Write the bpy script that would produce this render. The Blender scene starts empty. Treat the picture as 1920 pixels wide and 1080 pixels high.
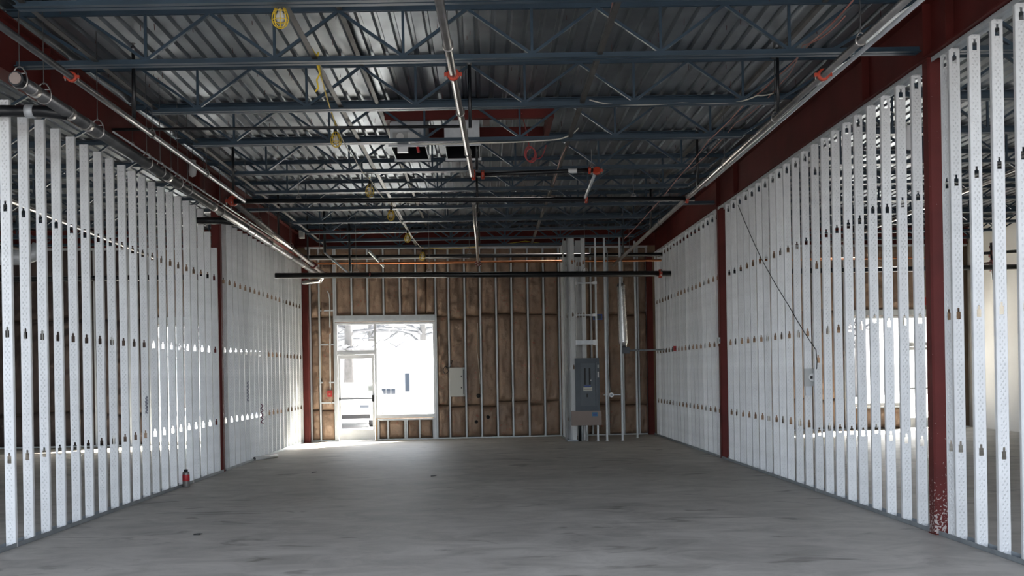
import bpy, bmesh, math, random
from mathutils import Vector, Matrix
random.seed(7)
PI = math.pi
S = bpy.context.scene
C = S.collection
# ------------------------------------------------------------------ camera
F = 2000.0; CX, CY = 910.0, 700.0; EYE = 1.61; ROLL = math.radians(0.95)
cam = bpy.data.cameras.new('camera'); camo = bpy.data.objects.new('camera', cam); C.objects.link(camo)
cam.sensor_width = 36.0; cam.lens = 36.0*F/1920.0
cam.shift_x = (960-CX)/1920.0; cam.shift_y = (CY-540)/1920.0
cam.clip_start = 0.05; cam.clip_end = 600
camo.matrix_world = Matrix.Translation((0, 0, EYE)) @ Matrix.Rotation(PI/2, 4, 'X') @ Matrix.Rotation(-ROLL, 4, 'Z')
S.camera = camo
# ------------------------------------------------------------------ sky, sun, exposure
W = bpy.data.worlds.new('sky'); S.world = W; W.use_nodes = True
wn = W.node_tree.nodes; wl = W.node_tree.links
sky = wn.new('ShaderNodeTexSky'); sky.sky_type = 'NISHITA'; sky.sun_disc = False
SUN_EL = math.radians(36); SUN_AZ = math.radians(42)       # azimuth from +Y towards +X
sky.sun_elevation = SUN_EL; sky.sun_rotation = SUN_AZ; sky.air_density = 0.8; sky.dust_density = 4.0; sky.ozone_density = 1.0
bg = wn['Background']; hs = wn.new('ShaderNodeHueSaturation'); hs.inputs['Saturation'].default_value = 0.42; wl.new(sky.outputs['Color'], hs.inputs['Color']); wl.new(hs.outputs['Color'], bg.inputs['Color']); bg.inputs['Strength'].default_value = 0.37
sun = bpy.data.lights.new('sun', 'SUN'); sun.energy = 27.0; sun.angle = math.radians(0.8); sun.color = (1.0, 0.93, 0.83)
suno = bpy.data.objects.new('sun', sun); C.objects.link(suno)
sd = Vector((math.sin(SUN_AZ)*math.cos(SUN_EL), math.cos(SUN_AZ)*math.cos(SUN_EL), math.sin(SUN_EL)))
suno.rotation_euler = sd.to_track_quat('Z', 'Y').to_euler(); suno.location = (20, 40, 30)
S.view_settings.view_transform = 'Standard'; S.view_settings.look = 'None'
S.view_settings.gamma = 1.0; S.view_settings.use_curve_mapping = False
S.view_settings.exposure = 1.60

# ------------------------------------------------------------------ measures
XL, XR = -4.58, 4.34            # demising stud walls
XF = 14.1                       # outer walls of the two neighbouring units
XFR = 12.7
DECK = 5.22                     # underside of the roof deck
BEAM0, BEAM1 = 4.55, 5.10       # main girders
TOPST = 4.53
YF = 3.0                       # edge of the slab behind the viewer
YR = 4.0                        # open front: roof, beams and outer walls cut back to admit sky light
WB0, WBS = 26.62, 0.10           # back wall: Y = WB0 + WBS * X
WANG = math.atan(WBS)
def P(x, y, D):
    a, b = x-CX, CY-y
    c, s = math.cos(ROLL), math.sin(ROLL)
    return Vector(((a*c+b*s)*D/F, D, EYE+(-a*s+b*c)*D/F))
def PX(x, y, X):                # the point of a pixel's ray at a given X
    p = P(x, y, 1.0); t = X/p.x; return P(x, y, t)
def PH(x, y, H):                # ... at a given height
    p = P(x, y, 1.0); t = (H-EYE)/(p.z-EYE); return P(x, y, t)
def WP(x, y):                   # ... on the back wall, as (u, z)
    p = P(x, y, 1.0); t = WB0/(1-WBS*p.x); q = P(x, y, t); return q.x/math.cos(WANG), q.z

# ------------------------------------------------------------------ materials
MATS = {}
def mat(name, col, rough=0.5, metal=0.0, var=0.0, vscale=6.0, bump=0.0, bscale=40.0, spec=0.5, coord='Object'):
    m = bpy.data.materials.new(name); m.use_nodes = True; MATS[name] = m
    n, l = m.node_tree.nodes, m.node_tree.links; b = n['Principled BSDF']
    b.inputs['Base Color'].default_value = (*col, 1); b.inputs['Roughness'].default_value = rough
    b.inputs['Metallic'].default_value = metal; b.inputs['Specular IOR Level'].default_value = spec
    tc = n.new('ShaderNodeTexCoord'); tc.name = 'tc'
    if var > 0:
        t = n.new('ShaderNodeTexNoise'); t.inputs['Scale'].default_value = vscale; t.inputs['Detail'].default_value = 6; t.name = 'vn'
        l.new(tc.outputs[coord], t.inputs['Vector'])
        r = n.new('ShaderNodeValToRGB'); r.name = 'vr'; e = r.color_ramp.elements
        e[0].position = 0.3; e[1].position = 0.72
        e[0].color = (*[c*(1-var) for c in col], 1); e[1].color = (*[min(1, c*(1+var)) for c in col], 1)
        l.new(t.outputs['Fac'], r.inputs['Fac']); l.new(r.outputs['Color'], b.inputs['Base Color'])
    if bump > 0:
        t2 = n.new('ShaderNodeTexNoise'); t2.inputs['Scale'].default_value = bscale; t2.inputs['Detail'].default_value = 4
        l.new(tc.outputs[coord], t2.inputs['Vector'])
        bp = n.new('ShaderNodeBump'); bp.inputs['Strength'].default_value = bump; bp.inputs['Distance'].default_value = 0.02; bp.name = 'bp'
        l.new(t2.outputs['Fac'], bp.inputs['Height']); l.new(bp.outputs['Normal'], b.inputs['Normal'])
    return m
def math_node(n, l, op, a, b=None):
    m = n.new('ShaderNodeMath'); m.operation = op
    for i, v in enumerate((a, b)):
        if v is None: continue
        if isinstance(v, (int, float)): m.inputs[i].default_value = v
        else: l.new(v, m.inputs[i])
    return m.outputs[0]

mat('galv', (0.60, 0.63, 0.65), 0.45, 0.35, 0.10, 9.0)
mat('galv_dark', (0.30, 0.33, 0.35), 0.5, 0.5, 0.15, 8.0)
# stud: galvanised sheet with pressed dimples
st = mat('stud', (0.74, 0.75, 0.75), 0.5, 0.2, 0.08, 5.0)
n, l = st.node_tree.nodes, st.node_tree.links
sp = n.new('ShaderNodeSeparateXYZ'); l.new(n['tc'].outputs['Object'], sp.inputs[0])
cz = math_node(n, l, 'SINE', math_node(n, l, 'MULTIPLY', sp.outputs['Z'], 2*PI/0.056))
cx = math_node(n, l, 'COSINE', math_node(n, l, 'MULTIPLY', sp.outputs['X'], 2*PI/0.036))
mk = math_node(n, l, 'LESS_THAN', math_node(n, l, 'ABSOLUTE', sp.outputs['X']), 0.027)
d = math_node(n, l, 'MAXIMUM', math_node(n, l, 'MULTIPLY', cz, cx), 0.25)
d = math_node(n, l, 'MULTIPLY', d, mk)
bp = n.new('ShaderNodeBump'); bp.inputs['Strength'].default_value = 0.8; bp.inputs['Distance'].default_value = 0.006
l.new(d, bp.inputs['Height']); l.new(bp.outputs['Normal'], n['Principled BSDF'].inputs['Normal'])
oi = n.new('ShaderNodeObjectInfo'); mr = n.new('ShaderNodeMapRange'); mr.inputs['To Min'].default_value = 0.84; mr.inputs['To Max'].default_value = 1.08; l.new(oi.outputs['Random'], mr.inputs['Value'])
hv = n.new('ShaderNodeHueSaturation'); l.new(mr.outputs[0], hv.inputs['Value']); l.new(n['vr'].outputs['Color'], hv.inputs['Color']); l.new(hv.outputs['Color'], n['Principled BSDF'].inputs['Base Color'])

dk = mat('deck', (0.25, 0.28, 0.31), 0.36, 0.9, 0.25, 1.6, 0.10, 5.0)
mat('joist_paint', (0.026, 0.052, 0.078), 0.42, 0.0, 0.2, 3.0)
mat('red_primer', (0.098, 0.015, 0.012), 0.62, 0.0, 0.25, 2.0, spec=0.25)
# column: the same primer, with pale plaster spatter near the floor
cm = mat('column_red', (0.095, 0.014, 0.012), 0.58, 0.0, 0.2, 2.5, spec=0.25)
n, l = cm.node_tree.nodes, cm.node_tree.links
v = n.new('ShaderNodeTexNoise'); v.inputs['Scale'].default_value = 42; v.inputs['Detail'].default_value = 3; l.new(n['tc'].outputs['Object'], v.inputs['Vector'])
sp = n.new('ShaderNodeSeparateXYZ'); l.new(n['tc'].outputs['Object'], sp.inputs[0])
g = math_node(n, l, 'MULTIPLY', sp.outputs['Z'], 0.30)
th = math_node(n, l, 'ADD', g, 0.50)
w = math_node(n, l, 'GREATER_THAN', v.outputs['Fac'], math_node(n, l, 'MINIMUM', th, 0.74))
mx = n.new('ShaderNodeMix'); mx.data_type = 'RGBA'; l.new(w, mx.inputs['Factor'])
l.new(n['vr'].outputs['Color'], mx.inputs[6]); mx.inputs[7].default_value = (0.38, 0.33, 0.31, 1)
l.new(mx.outputs[2], n['Principled BSDF'].inputs['Base Color'])

mat('black_pipe', (0.010, 0.011, 0.013), 0.32, 0.0, 0.2, 8.0)
mat('steel_pipe', (0.46, 0.44, 0.42), 0.28, 1.0, 0.25, 4.0)
mat('dark_steel', (0.20, 0.20, 0.20), 0.30, 0.9, 0.3, 4.0)
mat('bridging', (0.11, 0.105, 0.10), 0.5, 0.6, 0.3, 4.0)
mat('coupling', (0.42, 0.045, 0.018), 0.45)
mat('coupling_dark', (0.16, 0.014, 0.012), 0.5)
mat('copper', (0.52, 0.20, 0.09), 0.35, 0.9, 0.2, 6.0)
mat('yellow', (0.72, 0.50, 0.03), 0.45)
mat('cord_white', (0.62, 0.60, 0.52), 0.5)
mat('cord_red', (0.33, 0.045, 0.045), 0.5)
mat('cord_pink', (0.36, 0.16, 0.13), 0.5)
mat('wire_black', (0.015, 0.015, 0.015), 0.5)
mat('alu', (0.72, 0.73, 0.74), 0.4, 0.25, 0.05)
mat('drywall', (0.74, 0.72, 0.68), 0.8, 0.0, 0.05, 1.2)
mat('sheathing', (0.16, 0.11, 0.07), 0.8, 0.0, 0.2, 3.0)
mat('plastic_white', (0.70, 0.70, 0.68), 0.5)
mat('panel_grey', (0.07, 0.085, 0.10), 0.45, 0.1, 0.1, 5.0)
mat('panel_light', (0.095, 0.112, 0.13), 0.45, 0.1, 0.08, 5.0)
mat('box_grey', (0.42, 0.43, 0.42), 0.5, 0.1)
mat('cabinet_white', (0.62, 0.62, 0.58), 0.5)
mat('board', (0.30, 0.24, 0.215), 0.7, 0.0, 0.06, 3.0)
mat('sticker_blue', (0.02, 0.16, 0.32), 0.4)
mat('blue', (0.03, 0.07, 0.30), 0.4)
mat('fire_red', (0.45, 0.02, 0.025), 0.4)
mat('foil', (0.72, 0.72, 0.72), 0.22, 1.0, 0.1, 12.0, 0.25, 25.0)
mat('black', (0.012, 0.012, 0.012), 0.6)
mat('duct_shade', (0.010, 0.010, 0.011), 0.95, spec=0.05)
mat('can_grey', (0.22, 0.21, 0.20), 0.4, 0.5)
mat('wood', (0.45, 0.30, 0.17), 0.7, 0.0, 0.2, 8.0)
mat('marker_purple', (0.16, 0.05, 0.09), 0.6)
mat('marker_grey', (0.25, 0.25, 0.30), 0.6)
mat('bag', (0.62, 0.62, 0.62), 0.5)
mat('screw', (0.10, 0.03, 0.03), 0.5, 0.3)
# kraft-faced insulation
mat('kraft_pale', (0.52, 0.38, 0.26), 0.6)
kr = mat('kraft', (0.33, 0.225, 0.158), 0.42, 0.0, 0.22, 2.4, 0.8, 9.0, 0.4); kr.node_tree.nodes['bp'].inputs['Distance'].default_value = 0.035
n, l = kr.node_tree.nodes, kr.node_tree.links
v = n.new('ShaderNodeTexNoise'); v.inputs['Scale'].default_value = 11; v.inputs['Detail'].default_value = 1
mp = n.new('ShaderNodeMapping'); mp.inputs['Scale'].default_value = (1, 1, 1.6); l.new(n['tc'].outputs['Object'], mp.inputs['Vector']); l.new(mp.outputs['Vector'], v.inputs['Vector'])
w = math_node(n, l, 'MULTIPLY', math_node(n, l, 'GREATER_THAN', v.outputs['Fac'], 0.70), 0.5)
mx = n.new('ShaderNodeMix'); mx.data_type = 'RGBA'; l.new(w, mx.inputs['Factor'])
l.new(n['vr'].outputs['Color'], mx.inputs[6]); mx.inputs[7].default_value = (0.40, 0.10, 0.07, 1)
l.new(mx.outputs[2], n['Principled BSDF'].inputs['Base Color'])
# concrete slab
fl = mat('concrete', (0.47, 0.445, 0.405), 0.6, 0.0, 0.14, 0.55, 0.10, 30.0, 0.45)
n, l = fl.node_tree.nodes, fl.node_tree.links
mp = n.new('ShaderNodeMapping'); mp.inputs['Scale'].default_value = (0.8, 1.15, 1); l.new(n['tc'].outputs['Object'], mp.inputs['Vector'])
v = n.new('ShaderNodeTexNoise'); v.inputs['Scale'].default_value = 2.0; v.inputs['Detail'].default_value = 11; v.inputs['Roughness'].default_value = 0.68; v.inputs['Distortion'].default_value = 0.7
l.new(mp.outputs['Vector'], v.inputs['Vector'])
r2 = n.new('ShaderNodeValToRGB'); e = r2.color_ramp.elements; e[0].position = 0.34; e[1].position = 0.60
e[0].color = (0.62, 0.61, 0.59, 1); e[1].color = (1.06, 1.05, 1.04, 1); l.new(v.outputs['Fac'], r2.inputs['Fac'])
mx = n.new('ShaderNodeMix'); mx.data_type = 'RGBA'; mx.blend_type = 'MULTIPLY'; mx.inputs['Factor'].default_value = 0.8
l.new(n['vr'].outputs['Color'], mx.inputs[6]); l.new(r2.outputs['Color'], mx.inputs[7])
# dark rubbed scuffs
mp3 = n.new('ShaderNodeMapping'); mp3.inputs['Scale'].default_value = (0.8, 1.7, 1); mp3.inputs['Rotation'].default_value = (0, 0, 0.12); l.new(n['tc'].outputs['Object'], mp3.inputs['Vector'])
v3 = n.new('ShaderNodeTexNoise'); v3.inputs['Scale'].default_value = 1.3; v3.inputs['Detail'].default_value = 8; v3.inputs['Distortion'].default_value = 1.2; l.new(mp3.outputs['Vector'], v3.inputs['Vector'])
r3 = n.new('ShaderNodeValToRGB'); e = r3.color_ramp.elements; e[0].position = 0.31; e[1].position = 0.385
e[0].color = (0.45, 0.44, 0.43, 1); e[1].color = (1, 1, 1, 1); l.new(v3.outputs['Fac'], r3.inputs['Fac'])
mx2 = n.new('ShaderNodeMix'); mx2.data_type = 'RGBA'; mx2.blend_type = 'MULTIPLY'; mx2.inputs['Factor'].default_value = 0.75
l.new(mx.outputs[2], mx2.inputs[6]); l.new(r3.outputs['Color'], mx2.inputs[7])
l.new(mx2.outputs[2], n['Principled BSDF'].inputs['Base Color'])
rr = n.new('ShaderNodeMapRange'); rr.inputs['To Min'].default_value = 0.42; rr.inputs['To Max'].default_value = 0.72; l.new(v.outputs['Fac'], rr.inputs['Value']); l.new(rr.outputs[0], n['Principled BSDF'].inputs['Roughness'])
# window glass (thin)
gm = bpy.data.materials.new('glass'); gm.use_nodes = True; MATS['glass'] = gm
n, l = gm.node_tree.nodes, gm.node_tree.links; n.remove(n['Principled BSDF'])
t = n.new('ShaderNodeBsdfTransparent'); t.inputs[0].default_value = (0.94, 0.96, 0.96, 1); gl = n.new('ShaderNodeBsdfGlossy'); gl.inputs['Roughness'].default_value = 0.02
ms = n.new('ShaderNodeMixShader'); ms.inputs[0].default_value = 0.06; l.new(t.outputs[0], ms.inputs[1]); l.new(gl.outputs[0], ms.inputs[2]); l.new(ms.outputs[0], n['Material Output'].inputs['Surface'])
bm_ = mat('bulb', (0.85, 0.85, 0.82), 0.25); bm_.node_tree.nodes['Principled BSDF'].inputs['Transmission Weight'].default_value = 0.3
# outside
mat('snow', (0.80, 0.81, 0.83), 0.9, 0.0, 0.08, 0.3)
mat('asphalt', (0.10, 0.10, 0.105), 0.9, 0.0, 0.15, 0.4)
mat('pavement', (0.55, 0.55, 0.56), 0.9, 0.0, 0.15, 0.2)
mat('white_cladding', (0.78, 0.78, 0.78), 0.8, 0.0, 0.03, 0.5)
mat('slate_blue', (0.02, 0.035, 0.06), 0.5)
mat('hill', (0.045, 0.055, 0.07), 0.9, 0.0, 0.95, 0.55)
mat('bark', (0.09, 0.085, 0.085), 0.9, 0.0, 0.3, 5.0)
mat('twig', (0.10, 0.10, 0.11), 0.9, 0.0, 0.4, 3.0)
mat('car_paint', (0.70, 0.71, 0.73), 0.25, 0.2)
mat('tyre', (0.02, 0.02, 0.022), 0.8)

# ------------------------------------------------------------------ mesh helpers
class MB:
    def __init__(s): s.v = []; s.f = []; s.sm = []
    def add(s, vs, fs, smooth=False):
        o = len(s.v); s.v += [tuple(x) for x in vs]
        for f in fs: s.f.append([i+o for i in f]); s.sm.append(smooth)
        return s
    def box(s, x0, x1, y0, y1, z0, z1):
        return s.add([(x0,y0,z0),(x1,y0,z0),(x1,y1,z0),(x0,y1,z0),(x0,y0,z1),(x1,y0,z1),(x1,y1,z1),(x0,y1,z1)],
                     [(0,3,2,1),(4,5,6,7),(0,1,5,4),(1,2,6,5),(2,3,7,6),(3,0,4,7)])
    def bar(s, a, b, w, h, up=(0,0,1)):                 # rectangular bar from a to b
        a, b = Vector(a), Vector(b); d = (b-a).normalized(); u = Vector(up)
        if abs(d.dot(u)) > 0.99: u = Vector((1,0,0))
        r = d.cross(u).normalized()*w/2; t = r.cross(d).normalized()*h/2
        return s.add([a-r-t,a+r-t,a+r+t,a-r+t,b-r-t,b+r-t,b+r+t,b-r+t],
                     [(0,1,2,3),(7,6,5,4),(0,4,5,1),(1,5,6,2),(2,6,7,3),(3,7,4,0)])
    def tube(s, pts, r, n=10, caps=True, closed=False):
        pts = [Vector(p) for p in pts]; k = len(pts)
        rs = r if isinstance(r, (list, tuple)) else [r]*k
        t0 = (pts[1]-pts[0]).normalized(); ref = Vector((0,0,1)) if abs(t0.z) < 0.9 else Vector((1,0,0))
        u = t0.cross(ref).normalized(); vs = []; fs = []
        for i, p in enumerate(pts):
            if closed: t = (pts[(i+1) % k]-pts[i-1]).normalized()
            else: t = ((pts[min(i+1,k-1)]-p).normalized() + (p-pts[max(i-1,0)]).normalized()).normalized() if 0 < i < k-1 else (pts[1]-pts[0] if i == 0 else pts[-1]-pts[-2]).normalized()
            u = (u - t*u.dot(t)).normalized(); w = t.cross(u)
            for j in range(n):
                a = 2*PI*j/n; vs.append(p+(u*math.cos(a)+w*math.sin(a))*rs[i])
        for i in range(k if closed else k-1):
            i2 = (i+1) % k
            for j in range(n):
                j2 = (j+1) % n; fs.append((i*n+j, i*n+j2, i2*n+j2, i2*n+j))
        s.add(vs, fs, n > 5)
        if caps and not closed:
            o = len(s.v)-len(vs)
            s.f.append([o+j for j in range(n)][::-1]); s.sm.append(False)
            s.f.append([o+(k-1)*n+j for j in range(n)]); s.sm.append(False)
        return s
    def lathe(s, prof, n=12, c=(0,0,0)):               # profile of (r, z), around z
        vs = []; fs = []; k = len(prof)
        for r, z in prof:
            for j in range(n): a = 2*PI*j/n; vs.append((c[0]+r*math.cos(a), c[1]+r*math.sin(a), c[2]+z))
        for i in range(k-1):
            for j in range(n): fs.append((i*n+j, i*n+(j+1) % n, (i+1)*n+(j+1) % n, (i+1)*n+j))
        return s.add(vs, fs, True)
    def prism(s, prof, axis, a, b):                    # closed 2D profile swept along an axis
        k = len(prof)
        def pt(p, t): return {'x': (t, p[0], p[1]), 'y': (p[0], t, p[1]), 'z': (p[0], p[1], t)}[axis]
        vs = [pt(p, a) for p in prof]+[pt(p, b) for p in prof]
        fs = [(i, (i+1) % k, k+(i+1) % k, k+i) for i in range(k)]+[tuple(range(k))[::-1], tuple(range(k, 2*k))]
        return s.add(vs, fs)
    def mesh(s, name, m):
        me = bpy.data.meshes.new(name); me.from_pydata(s.v, [], s.f); me.polygons.foreach_set('use_smooth', s.sm)
        bm = bmesh.new(); bm.from_mesh(me); bmesh.ops.recalc_face_normals(bm, faces=bm.faces); bm.to_mesh(me); bm.free()
        me.materials.append(MATS[m]); me.update(); return me
    def shift(s, o): s.v = [(x-o[0], y-o[1], z-o[2]) for x, y, z in s.v]; return s
    def build(s, name, m, parent=None, world=True):
        """a part given in world coordinates (world) or in its parent's own"""
        if parent is not None and world: s.shift(wloc(parent))
        return link(name, s.mesh(name, m), parent)
    def single(s, name, m, label, cat, group=None, kind=None):
        xs = [v[0] for v in s.v]; ys = [v[1] for v in s.v]; zs = [v[2] for v in s.v]
        o = ((min(xs)+max(xs))/2, (min(ys)+max(ys))/2, min(zs)); s.shift(o)
        ob = link(name, s.mesh(name, m)); ob.location = o; tag(ob, label, cat, group, kind); return ob
def wloc(o):
    p = Vector(o.location)
    while o.parent: o = o.parent; p = p+Vector(o.location)
    return p
def link(name, me, parent=None, loc=(0,0,0), rz=0):
    o = bpy.data.objects.new(name, me); C.objects.link(o); o.location = loc; o.rotation_euler = (0,0,rz)
    if parent is not None: o.parent = parent
    return o
def tag(o, label, cat=None, group=None, kind=None):
    o['label'] = label
    if cat: o['category'] = cat
    if group: o['group'] = group
    if kind: o['kind'] = kind
def thing(name, label, cat, loc=(0,0,0), rz=0, group=None, kind=None):
    o = link(name, None, None, loc, rz); o.empty_display_size = 0.1; tag(o, label, cat, group, kind); return o
ORD = ['first','second','third','fourth','fifth','sixth','seventh','eighth','ninth','tenth','eleventh','twelfth','thirteenth','fourteenth']

# ================================================================== STRUCTURE
MB().box(-XF, XF, YF, 29.0, -0.12, 0).single('floor', 'concrete', 'bare grey concrete slab with dark scuffs', 'floor', kind='structure')
ceil = thing('ceiling', 'corrugated galvanised roof deck above the joists', 'ceiling', (0, 0, DECK), kind='structure')
pitch = 0.17; per = 6
b = MB(); prof = []
for i in range(per):
    x = i*pitch; prof += [(x, 0), (x+0.105, 0), (x+0.122, 0.04), (x+0.153, 0.04)]
prof.append((per*pitch, 0))
for i in range(len(prof)-1):
    (xa, za), (xb, zb) = prof[i], prof[i+1]
    b.add([(xa, YR, za), (xb, YR, zb), (xb, 29.0, zb), (xa, 29.0, za)], [(0,1,2,3)])
dm = b.mesh('deck_sheet', 'deck'); nx = int(2*XF/(pitch*per))+1
for i in range(nx): link('deck_sheet', dm, ceil, (-nx*pitch*per/2+i*pitch*per, 0, 0))
b = MB()
for k in range(420):
    x = random.uniform(-4.4, 4.2); y = random.uniform(8.5, 24); L = random.uniform(0.035, 0.07); tx = random.uniform(-.006, .006)
    b.bar((x, y, DECK+0.001), (x+tx, y, DECK-L), 0.005, 0.005)
o = b.build('screw_tips', 'screw', ceil); o['kind'] = 'stuff'
# outer walls of the neighbouring units, front fascia
MB().box(XFR, XFR+0.15, YR, 29.0, 0, DECK+0.1).single('wall_far_right', 'drywall', 'pale finished drywall seen through the right studs', 'wall', kind='structure')
MB().box(-XF-0.15, -XF, YR, 29.0, 0, DECK+0.1).single('wall_far_left', 'drywall', 'unseen drywall added at the far side of the left unit', 'wall', kind='structure')  # out of view; put in to block light from the side
MB().box(-60, 60, -60, YF, -0.3, -0.12).single('ground_front', 'asphalt', 'added dark asphalt before the open front, out of view', 'ground', kind='structure')  # out of view; kept dark so less light bounces to the ceiling

# ------------------------------------------------------------------ studs
SW = 0.10
def stud_mesh(h, holes, w=SW, fl=0.041, lip=0.01):
    b = MB(); t = w/2; T_ = t; c_ = 0.005; t = t-c_
    rows = []; z = 0.0
    for hz in sorted(holes):
        if hz < 0.1 or hz > h-0.085: continue
        rows += [(z, hz-0.050, None), (hz-0.050, hz+0.018, 0.019), (hz+0.018, hz+0.052, 0.0095)]; z = hz+0.052
    rows.append((z, h, None))
    for z0, z1, hw in rows:
        if hw is None: b.add([(-t,0,z0),(t,0,z0),(t,0,z1),(-t,0,z1)], [(0,1,2,3)])
        else:
            b.add([(-t,0,z0),(-hw,0,z0),(-hw,0,z1),(-t,0,z1)], [(0,1,2,3)]); b.add([(hw,0,z0),(t,0,z0),(t,0,z1),(hw,0,z1)], [(0,1,2,3)])
    for s in (-1, 1):
        b.add([(s*t,0,0),(s*T_,c_,0),(s*T_,c_,h),(s*t,0,h)], [(0,1,2,3)])
    t = T_
    for s in (-1, 1):
        b.add([(s*t,c_,0),(s*t,fl,0),(s*t,fl,h),(s*t,c_,h)], [(0,1,2,3)])
        b.add([(s*t,fl,0),(s*(t-lip),fl,0),(s*(t-lip),fl,h),(s*t,fl,h)], [(0,1,2,3)])
    return b.mesh('stud', 'stud')
H0 = [0.86, 2.08, 3.30, 4.42]
SM = stud_mesh(TOPST-0.02, H0); SM2 = stud_mesh(TOPST-0.02, [0.78, 1.72, 2.94, 4.16]); SM3 = stud_mesh(TOPST-0.02, [0.92, 2.14, 3.36])
def track(b, x0, x1, y0, y1, z0, up=True, hgt=0.045, axis='y'):
    z1 = z0+hgt if up else z0-hgt
    if axis == 'y':
        b.box(x0, x1, y0, y1, min(z0, z0+(0.004 if up else -0.004)), max(z0, z0+(0.004 if up else -0.004)))
        for x in (x0, x1-0.003): b.box(x, x+0.003, y0, y1, min(z0, z1), max(z0, z1))
SML = stud_mesh(4.33, H0[:3]); SMS = [stud_mesh(4.02, H0[:3]), stud_mesh(3.80, H0[:3])]
def stud_wall(name, label, X, ys, gaps, odd={}, rz=0.0, base=None, top=True):
    w = thing(name, label, 'wall', (X, 0, 0), rz, kind='structure')
    for y in ys:
        k = round(y, 2); m = odd.get(k, base or SM)
        link('stud', m, w, (random.uniform(-.004, .004), y, 0.004), random.uniform(-.05, .05))
    for (a, c) in gaps:
        b = MB(); track(b, -0.054, 0.054, a, c, 0.0); b.build('floor_track', 'galv_dark', w, False)
        if top: b = MB(); track(b, -0.054, 0.054, a, c, TOPST+0.012, False); b.build('top_track', 'galv', w, False)
    return w
CL = [9.5, 18.32, 26.05]; CR = [10.24, 19.4, 27.05]
ysL = [9.5-0.35-0.406*i for i in range(6)]+[9.5+0.3]+[10.32+0.4035*i for i in range(20)]+[18.62+0.40*i for i in range(19)]
ysR = [9.76-0.4*i for i in range(8)]
offs = [817,788,760,733,708,687,665,645,627,608,590,574,560,547,533,521,508,497,485,474,464]
yr1 = [8680.0/o for o in offs]; yr2 = [19.62+0.40*i for i in range(18)]
odd = {round(yr1[8], 2): SM2, round(yr1[3], 2): SM3}
wl_ = stud_wall('wall_left', 'row of bare galvanised metal studs dividing off the left unit', -4.72, ysL, [(6.5, CL[0]-0.1), (CL[0]+0.1, CL[1]-0.1), (CL[1]+0.1, 26.0)], {round(10.32+0.4035*18, 2): SMS[0], round(10.32+0.4035*19, 2): SMS[1]}, -0.0096, SML, False)
wr_ = stud_wall('wall_right', 'row of bare galvanised metal studs dividing off the right unit', 4.375, ysR+yr1+yr2, [(6.5, CR[0]-0.1), (CR[0]+0.1, CR[1]-0.1), (CR[1]+0.1, 26.8)], odd, rz=0.0035)
link('stud', SM, wr_, (-0.03, 9.90, 0.004), -PI/2+0.55)

# ------------------------------------------------------------------ back wall with kraft insulation
wbk = thing('wall_back', 'exterior stud wall with brown kraft-faced insulation batts', 'wall', (0, WB0, 0), WANG, kind='structure')
wbl = thing('wall_back_left_unit', 'insulated exterior wall of the left unit seen through the studs', 'wall', (0, WB0, 0), WANG, kind='structure')
wbr = thing('wall_back_right_unit', 'insulated exterior wall of the right unit seen through the studs', 'wall', (0, WB0, 0), WANG, kind='structure')
WTOP = 4.78
FLG = MB().box(-0.0205, 0.0205, 0, 0.006, 0, 1); FLG.box(-0.0205, -0.0175, 0, 0.14, 0, 1); fm = FLG.mesh('stud', 'galv')
def flange(par, u, z0, z1):
    o = link('stud', fm, par, (u, 0, z0)); o.scale = (1, 1, z1-z0); return o
def fbm(x, y, seed):
    from mathutils import noise
    return noise.noise(Vector((x, y, seed)))
mat('kraft_shaded', (0.075, 0.055, 0.050), 0.8, 0.0, 0.2, 2.0, 0.3, 9.0)  # darker copy of kraft: the left unit's dimness put into the colour
def batt(par, u0, u1, z0, z1, seed, bulge=0.045):
    if u1-u0 < 0.05 or z1-z0 < 0.08: return
    nu = 9; nz = max(6, int((z1-z0)/0.065)); b = MB(); vs = []; fs = []
    for j in range(nz+1):
        tz = j/nz; z = z0+(z1-z0)*tz
        for i in range(nu+1):
            tu = i/nu; u = u0+(u1-u0)*tu
            e = min(1.0, min(tu, 1-tu)*5); ez = min(1.0, min(tz, 1-tz)*(z1-z0)*9)
            puff = bulge*math.sqrt(max(e, 0))*math.sqrt(max(ez, 0))
            w = 0.050*fbm(u*4, z*1.6, seed)+0.055*fbm(u*10, z*6, seed+5)*(0.35+2.2*abs(fbm(u, z*.9, seed+9)))
            fold = 0.10*max(0, fbm(u*3+z*5, z*8-u*5, seed+20)-0.12)
            y = 0.055-puff-(w+fold)*e*ez+0.02*(1-ez)
            vs.append((u, y, z))
    for j in range(nz):
        for i in range(nu): a = j*(nu+1)+i; fs.append((a, a+1, a+nu+2, a+nu+1))
    b.add(vs, fs, True); n0 = len(vs)
    # back face and rim give the batt its thickness
    ring = [i for i in range(nu+1)]+[j*(nu+1)+nu for j in range(1, nz+1)]+[nz*(nu+1)+i for i in range(nu-1, -1, -1)]+[j*(nu+1) for j in range(nz-1, 0, -1)]
    back = [(vs[i][0], 0.14, vs[i][2]) for i in ring]; k = len(ring)
    b.v += back
    for i in range(k): b.f.append([ring[i], ring[(i+1) % k], n0+(i+1) % k, n0+i]); b.sm.append(False)
    b.build('insulation_batt', 'kraft_shaded' if u1 < -8.1 else 'kraft', par, False)
def uof(x, y=620): return WP(x, y)[0]
ZH0, ZH1 = 2.92, 3.09
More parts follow.
